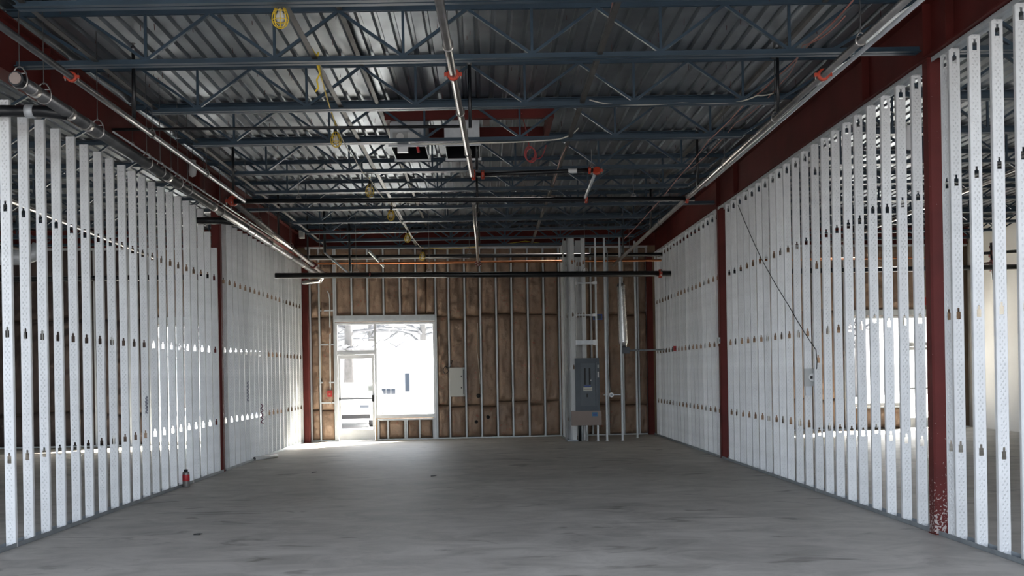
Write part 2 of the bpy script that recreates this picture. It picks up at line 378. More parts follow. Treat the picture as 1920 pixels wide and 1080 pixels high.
def wall_bays(par, studs, door, seams, split=None, seed=0):
    """studs: u positions; door: (u0, u1, umid) storefront span or None"""
    for i, u in enumerate(studs):
        if door and door[0]+0.02 < u < door[1]-0.02: flange(par, u, ZH1, WTOP)
        else: flange(par, u, 0.03, WTOP)
    for i in range(len(studs)-1):
        a, c = studs[i]+0.022, studs[i+1]-0.022
        segs = []
        zz = [0.03]+[s+random.uniform(-.09, .07) for s in seams]+[WTOP-0.02]
        mid = (a+c)/2; inside = door and door[0] < mid < door[1]
        for j in range(len(zz)-1):
            z0, z1 = zz[j], zz[j+1]
            if inside:
                if z1 < ZH1+0.3: continue
                z0 = max(z0, ZH1)
            if split == i and inside:
                mu = (a+c)/2+0.01; batt(par, a, mu, z0+0.008, z1-0.008, seed+91, 0.085); batt(par, mu, c, z0+0.008, z1-0.008, seed+97, 0.085); continue
            if random.random() < 0.30:
                zz0 = z0+random.uniform(.1, .5)*(z1-z0); zz1 = min(z1-.03, zz0+random.uniform(.4, 1.3)); e_ = random.uniform(.012, .028)
                MB().add([(a-.002, -.004, zz0), (a+e_*.6, .012, zz0), (a+e_, .006, (zz0+zz1)/2), (a+e_*.5, .012, zz1), (a-.002, -.004, zz1)], [(0,1,2,3,4)]).build('paper_flange', 'kraft_pale', par, False)
            batt(par, a, c, z0+0.008, z1-0.008, seed+i*3.7+j*1.3, random.uniform(0.035, 0.055))
def tracks(par, u0, u1, door):
    segs = [(u0, u1)] if not door else [(u0, door[0]), (door[1], u1)]
    for a, c in segs: MB().box(a, c, -0.012, 0.13, 0, 0.028).build('floor_track', 'galv', par, False)
    MB().box(u0, u1, -0.008, 0.13, WTOP-0.05, WTOP).build('top_track', 'galv', par, False)
def sheath(par, u0, u1, door):
    b = MB(); y0, y1 = 0.145, 0.20; T = DECK+0.1
    if not door: b.box(u0, u1, y0, y1, 0, T)
    else:
        b.box(u0, door[0], y0, y1, 0, T); b.box(door[1], u1, y0, y1, 0, T); b.box(door[0], door[1], y0, y1, ZH0, T)
        b.box(door[2], door[1], y0, y1, 0, door[3]-0.03)
    b.build('sheathing', 'sheathing', par, False)
# centre bay storefront
DU0, DU1 = uof(628), uof(817, 700); DUM = uof(704.5, 700); ZS = WP(760, 781)[1]
door = (DU0, DU1, DUM, ZS)
studs = [uof(x) for x in (582, 599, 626.5, 630, 660, 690, 720, 750.5, 780.6, 817.5, 841.5, 872, 901, 931, 960, 990.5, 1020, 1049, 1079, 1109, 1139, 1168, 1197, 1214)]
wall_bays(wbk, studs, door, [0.84, 3.06], split=8, seed=2)
tracks(wbk, uof(574), uof(1216), door); sheath(wbk, uof(556), uof(1268), door)
MB().box(DU0-0.02, DU1, -0.012, 0.14, ZH0+0.02, ZH1).build('header', 'galv', wbk, False)
MB().box(DU0-0.04, DU1, -0.022, -0.012, ZH0+0.06, ZH0+0.10).build('header_lip', 'galv', wbk, False)
# knee wall under the big pane
for x in (710, 727.5, 759.5, 763, 787, 813): flange(wbk, uof(x, 800), 0.03, ZS-0.06)
for a, c in ((710, 727.5), (727.5, 759.5), (763, 787), (787, 813)): batt(wbk, uof(a, 800)+.022, uof(c, 800)-.022, 0.04, ZS-0.09, a*1.3, 0.06)
MB().box(DUM, DU1, -0.015, 0.13, ZS-0.09, ZS-0.055).build('sill_track', 'galv', wbk, False)
MB().box(DUM, DU1, -0.012, 0.13, 0, 0.028).build('floor_track', 'galv', wbk, False)
MB().box(DUM-0.02, DUM+0.015, -0.015, 0.13, 0, ZS-0.03).build('wood_jamb', 'wood', wbk, False)
# side noggings at the left end
for z in (3.20, 2.36, 1.43, 0.93): MB().box(studs[1], studs[2], -0.006, 0.0, z, z+0.035).build('nogging', 'galv', wbk, False)
def storefront(idx, u0, u1, um, zs, mirror, label_w, label_d, par_rot=WANG):
    """aluminium frame, transom, fixed pane and a glazed door"""
    w = thing('window_%d' % idx, label_w, 'window', (0, WB0, 0), WANG, kind='structure')
    y0, y1 = 0.02, 0.13; fw = 0.055; zt = 2.13
    def fb(name, *a): MB().box(*a).build(name, 'alu', w, False)
    fb('frame_head', u0, u1, y0, y1, ZH0-fw, ZH0); fb('jamb', u0, u0+fw, y0, y1, 0, ZH0-fw); fb('jamb', u1-fw, u1, y0, y1, 0, ZH0-fw)
    fb('mullion', um-fw/2, um+fw/2, y0, y1, 0, ZH0-fw)
    d0, d1, p0, p1 = (u0+fw, um-fw/2, um+fw/2, u1-fw) if not mirror else (um+fw/2, u1-fw, u0+fw, um-fw/2)
    fb('transom_bar', d0, d1, y0, y1, zt, zt+0.10); fb('sill', p0, p1, y0-0.01, y1, zs-0.03, zs+fw)
    MB().box(d0, d1, 0.07, 0.078, zt+0.10, ZH0-fw).build('pane', 'glass', w, False)
    MB().box(p0, p1, 0.07, 0.078, zs+fw, ZH0-fw).build('pane', 'glass', w, False)
    d = thing('door_%d' % idx, label_d, 'door', (0, WB0, 0), WANG, kind='structure')
    e0, e1 = d0+0.006, d1-0.006; y0, y1 = 0.05, 0.095; sw = 0.06
    def db(name, m, *a): return MB().box(*a).build(name, m, d, False)
    db('stile', 'alu', e0, e0+sw, y0, y1, 0.01, zt-0.01); db('stile', 'alu', e1-sw, e1, y0, y1, 0.01, zt-0.01)
    db('top_rail', 'alu', e0+sw, e1-sw, y0, y1, zt-0.10, zt-0.01); db('bottom_rail', 'alu', e0+sw, e1-sw, y0, y1, 0.01, 0.27)
    db('pane', 'glass', e0+sw, e1-sw, 0.07, 0.077, 0.27, zt-0.10)
    hb = db('push_bar', 'dark_steel', e0+0.02, e1-0.02, y0-0.05, y0-0.03, 1.02, 1.05)
    MB().box(e1-0.07, e1-0.02, y0-0.06, y0, 0.96, 1.12).build('latch_box', 'black', hb, False)
    MB().box(e0+0.01, e0+0.05, y0-0.06, y0, 1.0, 1.07).build('bracket', 'black', hb, False)
    cl = db('closer', 'alu', e0+0.05, e0+0.36, y0-0.05, y0, zt-0.005, zt+0.06)
    MB().bar((e0+0.3, y0-0.03, zt+0.01), (e0+0.52, y0-0.10, zt-0.03), 0.02, 0.015).build('closer_arm', 'alu', cl, False)
    db('pull_handle', 'alu', e1-0.16, e1-0.06, y1, y1+0.04, 1.22, 1.36)
storefront(1, DU0, DU1, DUM, ZS, False, 'white aluminium storefront glazing in the insulated back wall', 'glazed storefront door with dark push bar beside large pane')
# neighbouring units
LU0, LU1 = -8.15, -5.40; doorL = (LU0, LU1, LU0+1.75, 0.55)
sl = [-13.9+0.406*i for i in range(23)]; sl = [s for s in sl if s < -4.95]
sl = sorted(set([round(s, 3) for s in sl if abs(s-LU0) > .12 and abs(s-LU1) > .12]+[LU0, LU1]))
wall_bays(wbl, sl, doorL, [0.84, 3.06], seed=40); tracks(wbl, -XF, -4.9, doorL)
b = MB(); T = DECK+0.1
b.box(-XF-0.2, LU0, 0.145, 0.2, 0, T); b.box(LU1, uof(556), 0.145, 0.2, 0, T); b.box(LU0, LU1, 0.145, 0.2, ZH0, T); b.build('sheathing', 'sheathing', wbl, False)
MB().box(LU0, LU1, -0.012, 0.14, ZH0+0.02, ZH1).build('header', 'galv', wbl, False)
storefront(2, LU0, LU1, LU0+1.75, 0.03, True, 'bright storefront glazing glimpsed between the left studs', 'glazed door of the left unit behind the studs')
RU0, RU1 = 9.35, 12.05; doorR = (RU0, RU1, RU0+1.6, 0.62)
sr = [4.85+0.406*i for i in range(23)]; sr = sorted(set([round(s, 3) for s in sr if s < 12.6 and abs(s-RU0) > .12 and abs(s-RU1) > .12]+[RU0, RU1]))
wall_bays(wbr, sr, doorR, [0.84, 3.06], seed=80); tracks(wbr, 4.8, 12.7, (RU0, RU1))
b = MB(); b.box(uof(1268), RU0, 0.145, 0.2, 0, T); b.box(RU1, XFR+0.2, 0.145, 0.2, 0, T); b.box(RU0, RU1, 0.145, 0.2, ZH0, T); b.box(RU0, RU0+1.6, 0.145, 0.2, 0, 0.59); b.build('sheathing', 'sheathing', wbr, False)
MB().box(RU0, RU1, -0.012, 0.14, ZH0+0.02, ZH1).build('header', 'galv', wbr, False)
for u in (RU0+0.05, RU0+0.42, RU0+0.83, RU0+1.24, RU0+1.56): flange(wbr, u, 0.03, 0.56)
for a in (0.05, 0.42, 0.83, 1.24): batt(wbr, RU0+a+.022, RU0+a+.33, 0.04, 0.54, a*7, 0.05)
MB().box(RU0, RU0+1.6, -0.015, 0.13, 0.54, 0.575).build('sill_track', 'galv', wbr, False)
storefront(3, RU0, RU1, RU0+1.6, 0.62, True, 'bright storefront glazing seen between the right studs', 'glazed door of the right unit behind the studs')

# ================================================================== STEEL FRAME
def column(X, Y, label, m='column_red', w=0.15):
    c = thing('steel_column', label, 'column', (X, Y, 0), group='dark red steel columns')
    r = 0.018; h = w/2; pf = [(-h+r,-h),(h-r,-h),(h,-h+r),(h,h-r),(h-r,h),(-h+r,h),(-h,h-r),(-h,-h+r)]
    MB().prism(pf, 'z', 0.0, BEAM0-0.02).build('shaft', m, c, False)
    MB().box(-h-0.01, h+0.01, -h-0.012, h+0.012, BEAM0-0.02, BEAM0).build('cap_plate', 'red_primer', c, False)
    MB().box(-h-0.004, h+0.004, -h-0.006, h+0.006, 0.0, 0.012).build('base_plate', 'red_primer', c, False)
column(XR, CR[0], 'nearest dark red column, pale spatter at its foot, in right studs')
column(XR, CR[1], 'dark red column halfway along the right stud wall', 'red_primer')
column(P(1219, 700, CR[2]-.02).x, CR[2]-.12, 'dark red column in the far right corner by the alcove', 'red_primer')
column(XL, CL[1], 'dark red column halfway along the left stud wall', 'red_primer')
column(P(575.5, 700, CL[2]-.1).x, CL[2]-.16, 'dark red column in the far left corner beside the glazed door', 'red_primer')
def ibeam(o, y0, y1, z0, z1, fw=0.19, tf=0.016, tw=0.011):
    pf = [(-fw/2,z0),(fw/2,z0),(fw/2,z0+tf),(tw,z0+tf),(tw,z1-tf),(fw/2,z1-tf),(fw/2,z1),(-fw/2,z1),(-fw/2,z1-tf),(-tw,z1-tf),(-tw,z0+tf),(-fw/2,z0+tf)]
    MB().prism(pf, 'y', y0, y1).build('beam_section', 'red_primer', o, False)
for X, cols, side in ((XL, CL, 'left'), (XR, CR, 'right')):
    o = thing('steel_beam', 'long dark red steel beam running above the %s stud wall' % side, 'beam', (X, 0, 0), group='dark red steel beams')
    ibeam(o, YR+0.05, 26.2 if X < 0 else 26.9, BEAM0, BEAM1)
    for y in (cols[0], cols[1], cols[0]-0.5, cols[0]+1.65, cols[1]-1.35):
        for s in (-1, 1): MB().box(s*0.012 if s > 0 else -0.09, 0.09 if s > 0 else -0.012, y-0.006, y+0.006, BEAM0+0.016, BEAM1-0.016).build('stiffener_plate', 'red_primer', o, False)
o = thing('steel_beam', 'dark red steel beam on top of the insulated back wall', 'beam', (0, WB0, 0), WANG-PI/2, group='dark red steel beams')
ibeam(o, -XF, XFR, WTOP+0.01, DECK-0.02)
o.location = (0, WB0+0.02, 0)

# open-web joists
JB, JT = 4.65, 5.20
def ell(b, x0, x1, s, z0, up, leg=0.058, t=0.008, gap=0.012):
    y = s*gap; zz = 1 if up else -1
    pf = [(y, z0), (y+s*leg, z0), (y+s*leg, z0+zz*t), (y+s*t, z0+zz*t), (y+s*t, z0+zz*leg), (y, z0+zz*leg)]
    b.prism(pf, 'x', x0, x1)
def chord(x0, x1, z0, up):
    b = MB(); ell(b, x0, x1, 1, z0, up); ell(b, x0, x1, -1, z0, up); return b.mesh('chord', 'joist_paint')
HJ = JT-JB; PAN = 1.25
def diag(dx): return MB().bar((0, 0, 0.05), (dx, 0, HJ-0.05), 0.028, 0.036, (0,1,0)).mesh('web_diagonal', 'joist_paint')
dA, dB = diag(PAN/2), diag(-PAN/2); vM = MB().bar((0, 0, 0.04), (0, 0, HJ-0.04), 0.026, 0.026, (0,1,0)).mesh('web_vertical', 'joist_paint')
chords = {}
def joist(Y, x0, x1, full, label, group):
    cxm = (x0+x1)/2; L = x1-x0
    o = thing('steel_joist', label, 'joist', (cxm, Y, JB), group=group)
    key = (round(L, 2), full)
    if key not in chords:
        i0 = -L/2+(0.08 if full else 0.80); i1 = -i0-(0 if full else 0.12)
        chords[key] = (chord(-L/2, L/2, HJ, False), chord(i0, i1, 0, True), i0, i1,
            MB().bar((-L/2+0.12, 0, HJ-0.05), (-L/2+0.86, 0, 0.03), 0.03, 0.036, (0,1,0)).mesh('end_web', 'joist_paint'),
            MB().bar((L/2-0.12, 0, HJ-0.05), (L/2-0.94, 0, 0.03), 0.03, 0.036, (0,1,0)).mesh('end_web', 'joist_paint'))
    t, bt, i0, i1, ea, eb = chords[key]
    link('top_chord', t, o); link('bottom_chord', bt, o); link('end_web', ea, o); link('end_web', eb, o)
    nP = 6; s = -(nP-1)/2*PAN
    for i in range(nP):
        x = s+i*PAN
        link('web_diagonal', dA, o, (x, 0, 0)); link('web_diagonal', dB, o, (x, 0, 0)); link('web_vertical', vM, o, (x, 0, 0))
JY = [7.0, 8.72, 10.36, 12.23, 14.0, 16.05, 17.75, 19.6, 21.25, 22.8, 24.2, 25.5]
for i, y in enumerate(JY):
    full = i in (2, 7)
    nm = 'nearest blue-grey open-web roof joist, at the very top of view' if i > 0 else 'blue-grey open-web middle room joist just above the top of view'
    if i > 1: nm = '%s blue-grey open-web joist of the middle room counted from the top' % ORD[i-1]
    joist(y, XL, XR, full, nm, 'roof joists of the middle room')
    if i < 11: joist(y, -XF+0.02, XL-0.02, full, '%s blue-grey roof joist from the front in the left unit' % ORD[i], 'roof joists of the left unit')
    joist(y, XR+0.02, XFR-0.02, full, '%s blue-grey roof joist from the front in the right unit' % ORD[i], 'roof joists of the right unit')
# bridging angles along the joists
for X, z, side in ((-3.72, JB+0.04, 'beside the left sprinkler pipe'), (-1.60, JB+0.03, 'along the line of yellow lamps'), (1.16, JB+0.03, 'right of the middle sprinkler pipe'), (-1.35, JT-0.05, 'high under the deck near the yellow lamps'), (3.35, JT-0.05, 'high under the deck near the right beam')):
    b = MB(); b.prism([(X-0.025, z), (X+0.025, z), (X+0.025, z+0.005), (X-0.02, z+0.005), (X-0.02, z+0.045), (X-0.025, z+0.045)], 'y', 7.0, 25.6)
    b.single('bridging_angle', 'bridging', 'long steel bridging angle tying the joists %s' % side, 'bridging', 'bridging angles')

# ================================================================== PIPES
def ring_pts(c, r, n=14, axis='y', sq=1.0):
    out = []
    for j in range(n):
        a = 2*PI*j/n; x, z = r*math.cos(a), r*math.sin(a)*sq
        out.append((c[0]+x, c[1], c[2]+z) if axis == 'y' else ((c[0], c[1]+x, c[2]+z) if axis == 'x' else (c[0]+x, c[1]+z, c[2])))
    return out
def coupling(par, p, d, r, m='coupling'):
    """grooved clamp: two housings, ears and bolts"""
    d = Vector(d).normalized(); p = Vector(p); w = r*1.1
    b = MB(); b.tube([p-d*w*0.5, p-d*w*0.42, p+d*w*0.42, p+d*w*0.5], [r*1.2, r*1.5, r*1.5, r*1.2], 14)
    side = d.cross(Vector((0,0,1))); side = side.normalized() if side.length > .1 else Vector((1,0,0))
    for s in (-1, 1): b.bar(p+side*s*r*1.3, p+side*s*r*2.15, w*0.7, r*0.9)
    o = b.build('coupling', m, par)
    bb = MB()
    for s in (-1, 1): bb.tube([p+side*s*r*1.85-Vector((0,0,r*1.0)), p+side*s*r*1.85+Vector((0,0,r*1.0))], r*0.2, 6)
    bb.build('bolts', 'steel_pipe', o)
def clevis(par, c, r, top, m='steel_pipe'):
    """ring hanger round the pipe with its rod up to the deck"""
    c = Vector(c); b = MB()
    pts = []
    for j in range(15):
        a = -PI/2+2*PI*j/14; x, z = math.cos(a)*r*1.08, math.sin(a)*r*1.08
        if z > 0: z = z*1.9
        pts.append((c.x+x, c.y, c.z+z))
    b.tube(pts[:-1], 0.007 if r > .03 else 0.004, 5, closed=True)
    b.bar(c+Vector((-r, 0, r*1.05)), c+Vector((r, 0, r*1.05)), 0.008, 0.008)
    h = b.build('hanger', m, par)
    MB().tube([c+Vector((0,0,r*1.8)), (c.x, c.y, top)], 0.005, 5).build('rod', 'dark_steel', h)
def sprig(par, p, ztop, r=0.020):
    p = Vector(p)
    s = MB().tube([p, (p.x, p.y, ztop)], r, 8).build('sprig', 'black_pipe', par)
    b = MB(); b.lathe([(0.0, 0), (r*1.35, 0), (r*1.35, 0.05), (0.012, 0.055), (0.012, 0.08), (0.028, 0.085), (0.0, 0.09)], 8, (p.x, p.y, ztop))
    b.build('sprinkler_head', 'dark_steel', s)
def pipe(name, label, pts, r, m, cat='pipe', n=12, group=None):
    o = thing(name, label, cat, pts[0], group=group)
    MB().tube(pts, r, n).build('pipe', m, o); return o
def lerp(a, b, t): return Vector(a)*(1-t)+Vector(b)*t
ZS1 = EYE+2.74
# left branch
pts = [P(-95, -57, 8.0), P(147, 125, 9.6), P(468, 366, 16.35)]
xL = -3.66
pL0, pL1 = Vector((xL-.03, 5.0, ZS1)), Vector((xL, 16.4, ZS1-0.03))
o = pipe('sprinkler_branch', 'steel sprinkler branch pipe with orange clamp along the left side', [pL0, pL1], 0.030, 'dark_steel', group='sprinkler branch pipes')
coupling(o, lerp(pL0, pL1, (9.6-5)/11.4), (0,1,0), 0.032)
for y in (11.3, 15.7): sprig(o, lerp(pL0, pL1, (y-5)/11.4), DECK-0.14)
for y in (8.0, 11.9, 14.2): clevis(o, lerp(pL0, pL1, (y-5)/11.4), 0.032, JB+0.05)
# middle branch
pC0, pC1 = Vector((-0.36, 5.0, EYE+2.76)), P(885, 328, 14.85)
o = pipe('sprinkler_branch', 'shiny steel sprinkler branch pipe down the middle of the ceiling', [pC0, pC1], 0.036, 'steel_pipe', group='sprinkler branch pipes')
def atY(a, b, y): return lerp(a, b, (y-a.y)/(b.y-a.y))
coupling(o, atY(pC0, pC1, 9.85), (0,1,0), 0.038)
for y in (9.0, 11.3, 13.4): clevis(o, atY(pC0, pC1, y), 0.038, JB+0.03)
for y in (12.0, 14.5): sprig(o, atY(pC0, pC1, y)+Vector((0.08,0,0)), DECK-0.14)
coupling(o, pC1+Vector((.02,0,0)), (1,0,0), 0.05); coupling(o, pC1+Vector((.15,0,0)), (1,0,0), 0.042)
p2 = P(1112, 319, 14.85)
o = pipe('sprinkler_branch', 'short black sprinkler cross pipe with white label between two orange clamps', [pC1+Vector((0.06,0,0)), p2], 0.030, 'black_pipe', group='sprinkler branch pipes')
lb = lerp(pC1, p2, 0.83); MB().tube([lb-Vector((0.06,0,0)), lb+Vector((0.06,0,0))], 0.0312, 12).build('label', 'plastic_white', o)
coupling(o, p2+Vector((-.05,0,0)), (1,0,0), 0.034); coupling(o, p2+Vector((0.05,0,-.01)), (0.2,1,-0.4), 0.040)
clevis(o, p2+Vector((-.02,0,0)), 0.032, JB+0.05)
ZM = P(888, 375, 16.5).z
MA, MC = P(438, 377.5, 16.5), P(1302, 372.5, 16.5)
p3 = P(1097, 371, 16.45)
o = pipe('sprinkler_branch', 'short pale riser pipe slanting down to the middle black main', [p2+Vector((0.04,0.05,-.02)), p3], 0.022, 'galv', group='sprinkler branch pipes')
# middle cross main
o = pipe('sprinkler_main', 'long black sprinkler main crossing mid room below the joists', [MA, MC], 0.038, 'black_pipe', group='black sprinkler mains')
for x in (1099, 1288): coupling(o, P(x, 374, 16.5), (1,0,0), 0.040)
coupling(o, P(436, 377.5, 16.5), (1,0,0), 0.042)
for x in (560, 697, 1188): 
    c = P(x, 375, 16.5); clevis(o, (c.x, c.y, P(x, 377-(x-438)*5/864., 16.5).z), 0.040, JB+0.1)
# far middle branch
q0, q1 = P(888, 380, 16.6), P(897, 497, 25.6)
o = pipe('sprinkler_branch', 'shiny steel branch pipe running back from the black main to the wall', [q0, q1], 0.030, 'steel_pipe', group='sprinkler branch pipes')
for y in (17.6, 21.5): sprig(o, atY(q0, q1, y)+Vector((0.05,0,0)), DECK-0.14)
for t in (0.93, 0.99): coupling(o, lerp(q0, q1, t), (0,1,0), 0.03, 'coupling_dark')
# left branch beyond the main
q0, q1 = P(436, 378, 16.6), P(612, 517, 25.4)
o = pipe('sprinkler_branch', 'shiny steel branch pipe from the black main to the far left corner', [q0, q1], 0.045, 'steel_pipe', group='sprinkler branch pipes')
coupling(o, P(437, 377, 16.62), (0,1,0), 0.055); coupling(o, atY(q0, q1, 23.6), (0,1,0), 0.05, 'coupling_dark'); coupling(o, lerp(q0, q1, 0.985), (0,1,0), 0.048, 'coupling_dark')
for y in (20.0, 23.0): sprig(o, atY(q0, q1, y), DECK-0.14)
for y in (18.4, 21.2): clevis(o, atY(q0, q1, y), 0.047, JB+0.05)
# right branch
rA, rB = Vector((3.235, 5.0, EYE+2.80)), P(1150, 497, 25.6)
o = pipe('sprinkler_branch', 'shiny steel sprinkler branch pipe along the right beam with orange clamp', [rA, rB], 0.034, 'steel_pipe', group='sprinkler branch pipes')
coupling(o, atY(rA, rB, 9.98), (0,1,0), 0.038)
for y in (11.55, 15.8, 20.1, 24.0): sprig(o, atY(rA, rB, y)+Vector((0.02,0,0)), DECK-0.14)
for y in (9.0, 11.6, 14.0, 19.0): clevis(o, atY(rA, rB, y), 0.036, DECK)
MB().tube([(3.42, 5.0, EYE+2.84), (3.40, 16.2, EYE+2.80)], 0.020, 8).single('conduit', 'galv', 'thin bright conduit parallel to the right sprinkler pipe', 'conduit')
# rear mains
a, c = P(516, 517, 22.6), P(1258, 513, 22.6)
o = pipe('sprinkler_main', 'thick black sprinkler main crossing in front of the back wall', [a, c], 0.060, 'black_pipe', group='black sprinkler mains')
coupling(o, P(1238, 513, 22.6), (1,0,0), 0.062); coupling(o, P(694, 515.5, 22.6), (1,0,0), 0.040, 'coupling_dark')
for x in (668, 805, 1097): clevis(o, P(x, 516-(x-516)*4/742., 22.6), 0.062, DECK)
a, c = P(560, 482.5, 25.3), P(1262, 477, 25.3)
o = pipe('sprinkler_main', 'thinner black pipe crossing just above the copper pipe at the back', [a, c], 0.046, 'black_pipe', group='black sprinkler mains')
for x in (600, 880, 1180): clevis(o, P(x, 482-(x-560)*5.5/702., 25.3), 0.048, DECK)
pipe('copper_pipe', 'thin copper pipe crossing the room high before the back wall', [P(562, 494.5, 25.4), P(1240, 488, 25.4)], 0.026, 'copper', group=None)
pipe('conduit', 'grey conduit just above the copper pipe at back', [P(562, 486, 25.45), P(880, 483, 25.45)], 0.020, 'galv', cat='conduit')
MB().bar(P(692, 471, 25.0), P(720, 500, 25.6), 0.03, 0.06).single('strut', 'galv', 'pale slanted steel strut hanging above the glazed door pane', 'strut')
pipe('sprinkler_branch', 'pale small branch pipe slanting by the far left corner', [P(609, 474, 23.0), P(653, 512, 22.65)], 0.022, 'galv', group='sprinkler branch pipes')
q = P(656, 509, 24.0); MB().tube([(q.x, q.y, DECK), q], 0.024, 8).single('sprinkler_drop', 'black_pipe', 'black vertical drop above the glazed door, right of another', 'pipe', 'sprinkler drops')
q = P(609, 474, 23.0); MB().tube([(q.x, q.y, DECK), q], 0.030, 8).single('sprinkler_drop', 'black_pipe', 'black vertical drop nearest the far left corner', 'pipe', 'sprinkler drops')
# drain pipe
dA_, dB_ = P(29, 147, 9.15), P(600, 517, 25.2)
o = thing('drain_pipe', 'thick steel drain pipe in ring hangers sloping along the left studs', 'pipe', dA_)
MB().tube([dA_+Vector((0,0.04,0)), dB_], 0.058, 18).build('pipe', 'dark_steel', o)
MB().tube([dA_+Vector((0,0.0,0)), dA_+Vector((0,0.12,0))], 0.064, 18).build('end_collar', 'black_pipe', o)
MB().tube([dA_+Vector((0,-0.012,0)), dA_+Vector((0,0.02,0))], 0.050, 16).build('end_plug', 'board', o)
def onD(y): return atY(dA_, dB_, y)
dd = (dB_-dA_).normalized()
for y in (9.5, 10.3, 10.75, 13.4, 15.6, 18.2, 20.6, 22.9): MB().tube([onD(y)-dd*0.05, onD(y)+dd*0.05], 0.0625, 18).build('band', 'steel_pipe', o)
for x in (46, 91, 191, 282, 307, 340, 358, 418, 466, 509, 548):
    y = P(x, 200, 1).x; t = [yy for yy in [8.9+0.02*i for i in range(900)] if abs((CX-x)-( -onD(yy).x*F/yy)) < 1.6]
    if t: clevis(o, onD(sum(t)/len(t)), 0.062, DECK)
e = onD(10.2)
bp_ = [e+Vector((0,0.06,-0.03)), e+Vector((-0.08,0.02,-0.02)), e+Vector((-0.24,0.0,-0.005)), e+Vector((-1.7,0.0,0.03))]
MB().tube(bp_, 0.056, 14).build('branch_arm', 'black_pipe', o)
MB().tube([bp_[2]+Vector((-0.05,0,0)), bp_[2]+Vector((-.13,0,0))], 0.064, 14).build('band', 'galv', o)
e = onD(17.0)
bp_ = [e+Vector((0,0.08,-0.02)), e+Vector((-0.10,0.02,0.0)), e+Vector((-0.25,0.02,0.02)), e+Vector((-1.0,0.02,0.03))]
MB().tube(bp_, 0.056, 14).build('branch_arm', 'black_pipe', o)
e = onD(25.1); bp_ = [e, e+Vector((0.05,0.1,-0.04)), e+Vector((-0.02,0.25,-0.12)), e+Vector((-0.45,0.35,-0.14))]
MB().tube(bp_, 0.056, 12).build('end_elbow', 'foil', o)
# thin gas line behind the drain
o = pipe('gas_line', 'thin steel line in small loop hangers behind the thick drain', [P(212, 247, 12.9), P(550, 470, 24.5)], 0.012, 'galv', n=8)
for t in (0.06, 0.2, 0.35, 0.5): clevis(o, lerp(P(212, 247, 12.9), P(550, 470, 24.5), t), 0.018, DECK)
pipe('sprinkler_main', 'thin black pipe crossing the left half between the second and third joists', [P(210, 243, 13.0), P(868, 237, 13.0)], 0.019, 'black_pipe', group='black sprinkler mains')
# pipes of the neighbouring units
pipe('sprinkler_main', 'black pipe crossing the left unit behind the studs', [(-13.9, 22.6, P(150, 520, 22.6).z), (-4.9, 22.6, P(500, 518, 22.6).z)], 0.06, 'black_pipe', group='black sprinkler mains')
pipe('sprinkler_main', 'black pipe crossing the right unit behind the studs', [(4.7, 23.5, P(1500, 509, 23.5).z), (12.68, 23.5, P(1900, 500, 23.5).z)], 0.055, 'black_pipe', group='black sprinkler mains')
o = pipe('copper_pipe', 'thin copper pipe crossing the right unit behind the studs', [(4.7, 25.6, P(1500, 486, 25.6).z), (11.5, 25.6, P(1740, 483, 25.6).z)], 0.024, 'copper')
for t in (.25, .75): clevis(o, lerp((4.7, 25.6, P(1500, 486, 25.6).z), (11.5, 25.6, P(1740, 483, 25.6).z), t), 0.026, DECK)
pipe('sprinkler_branch', 'steel branch pipe in the left unit behind the studs', [(-6.9, 8.0, ZS1), (-6.9, 22.5, ZS1-0.2)], 0.035, 'steel_pipe', group='sprinkler branch pipes')
pipe('sprinkler_branch', 'second steel branch pipe further inside the left unit', [(-9.3, 8.0, ZS1), (-9.3, 22.5, ZS1-0.1)], 0.035, 'steel_pipe', group='sprinkler branch pipes')
pipe('sprinkler_branch', 'steel branch pipe slanting through the right unit behind the studs', [(7.4, 8.0, ZS1), (7.2, 23.4, ZS1-0.2)], 0.035, 'steel_pipe', group='sprinkler branch pipes')

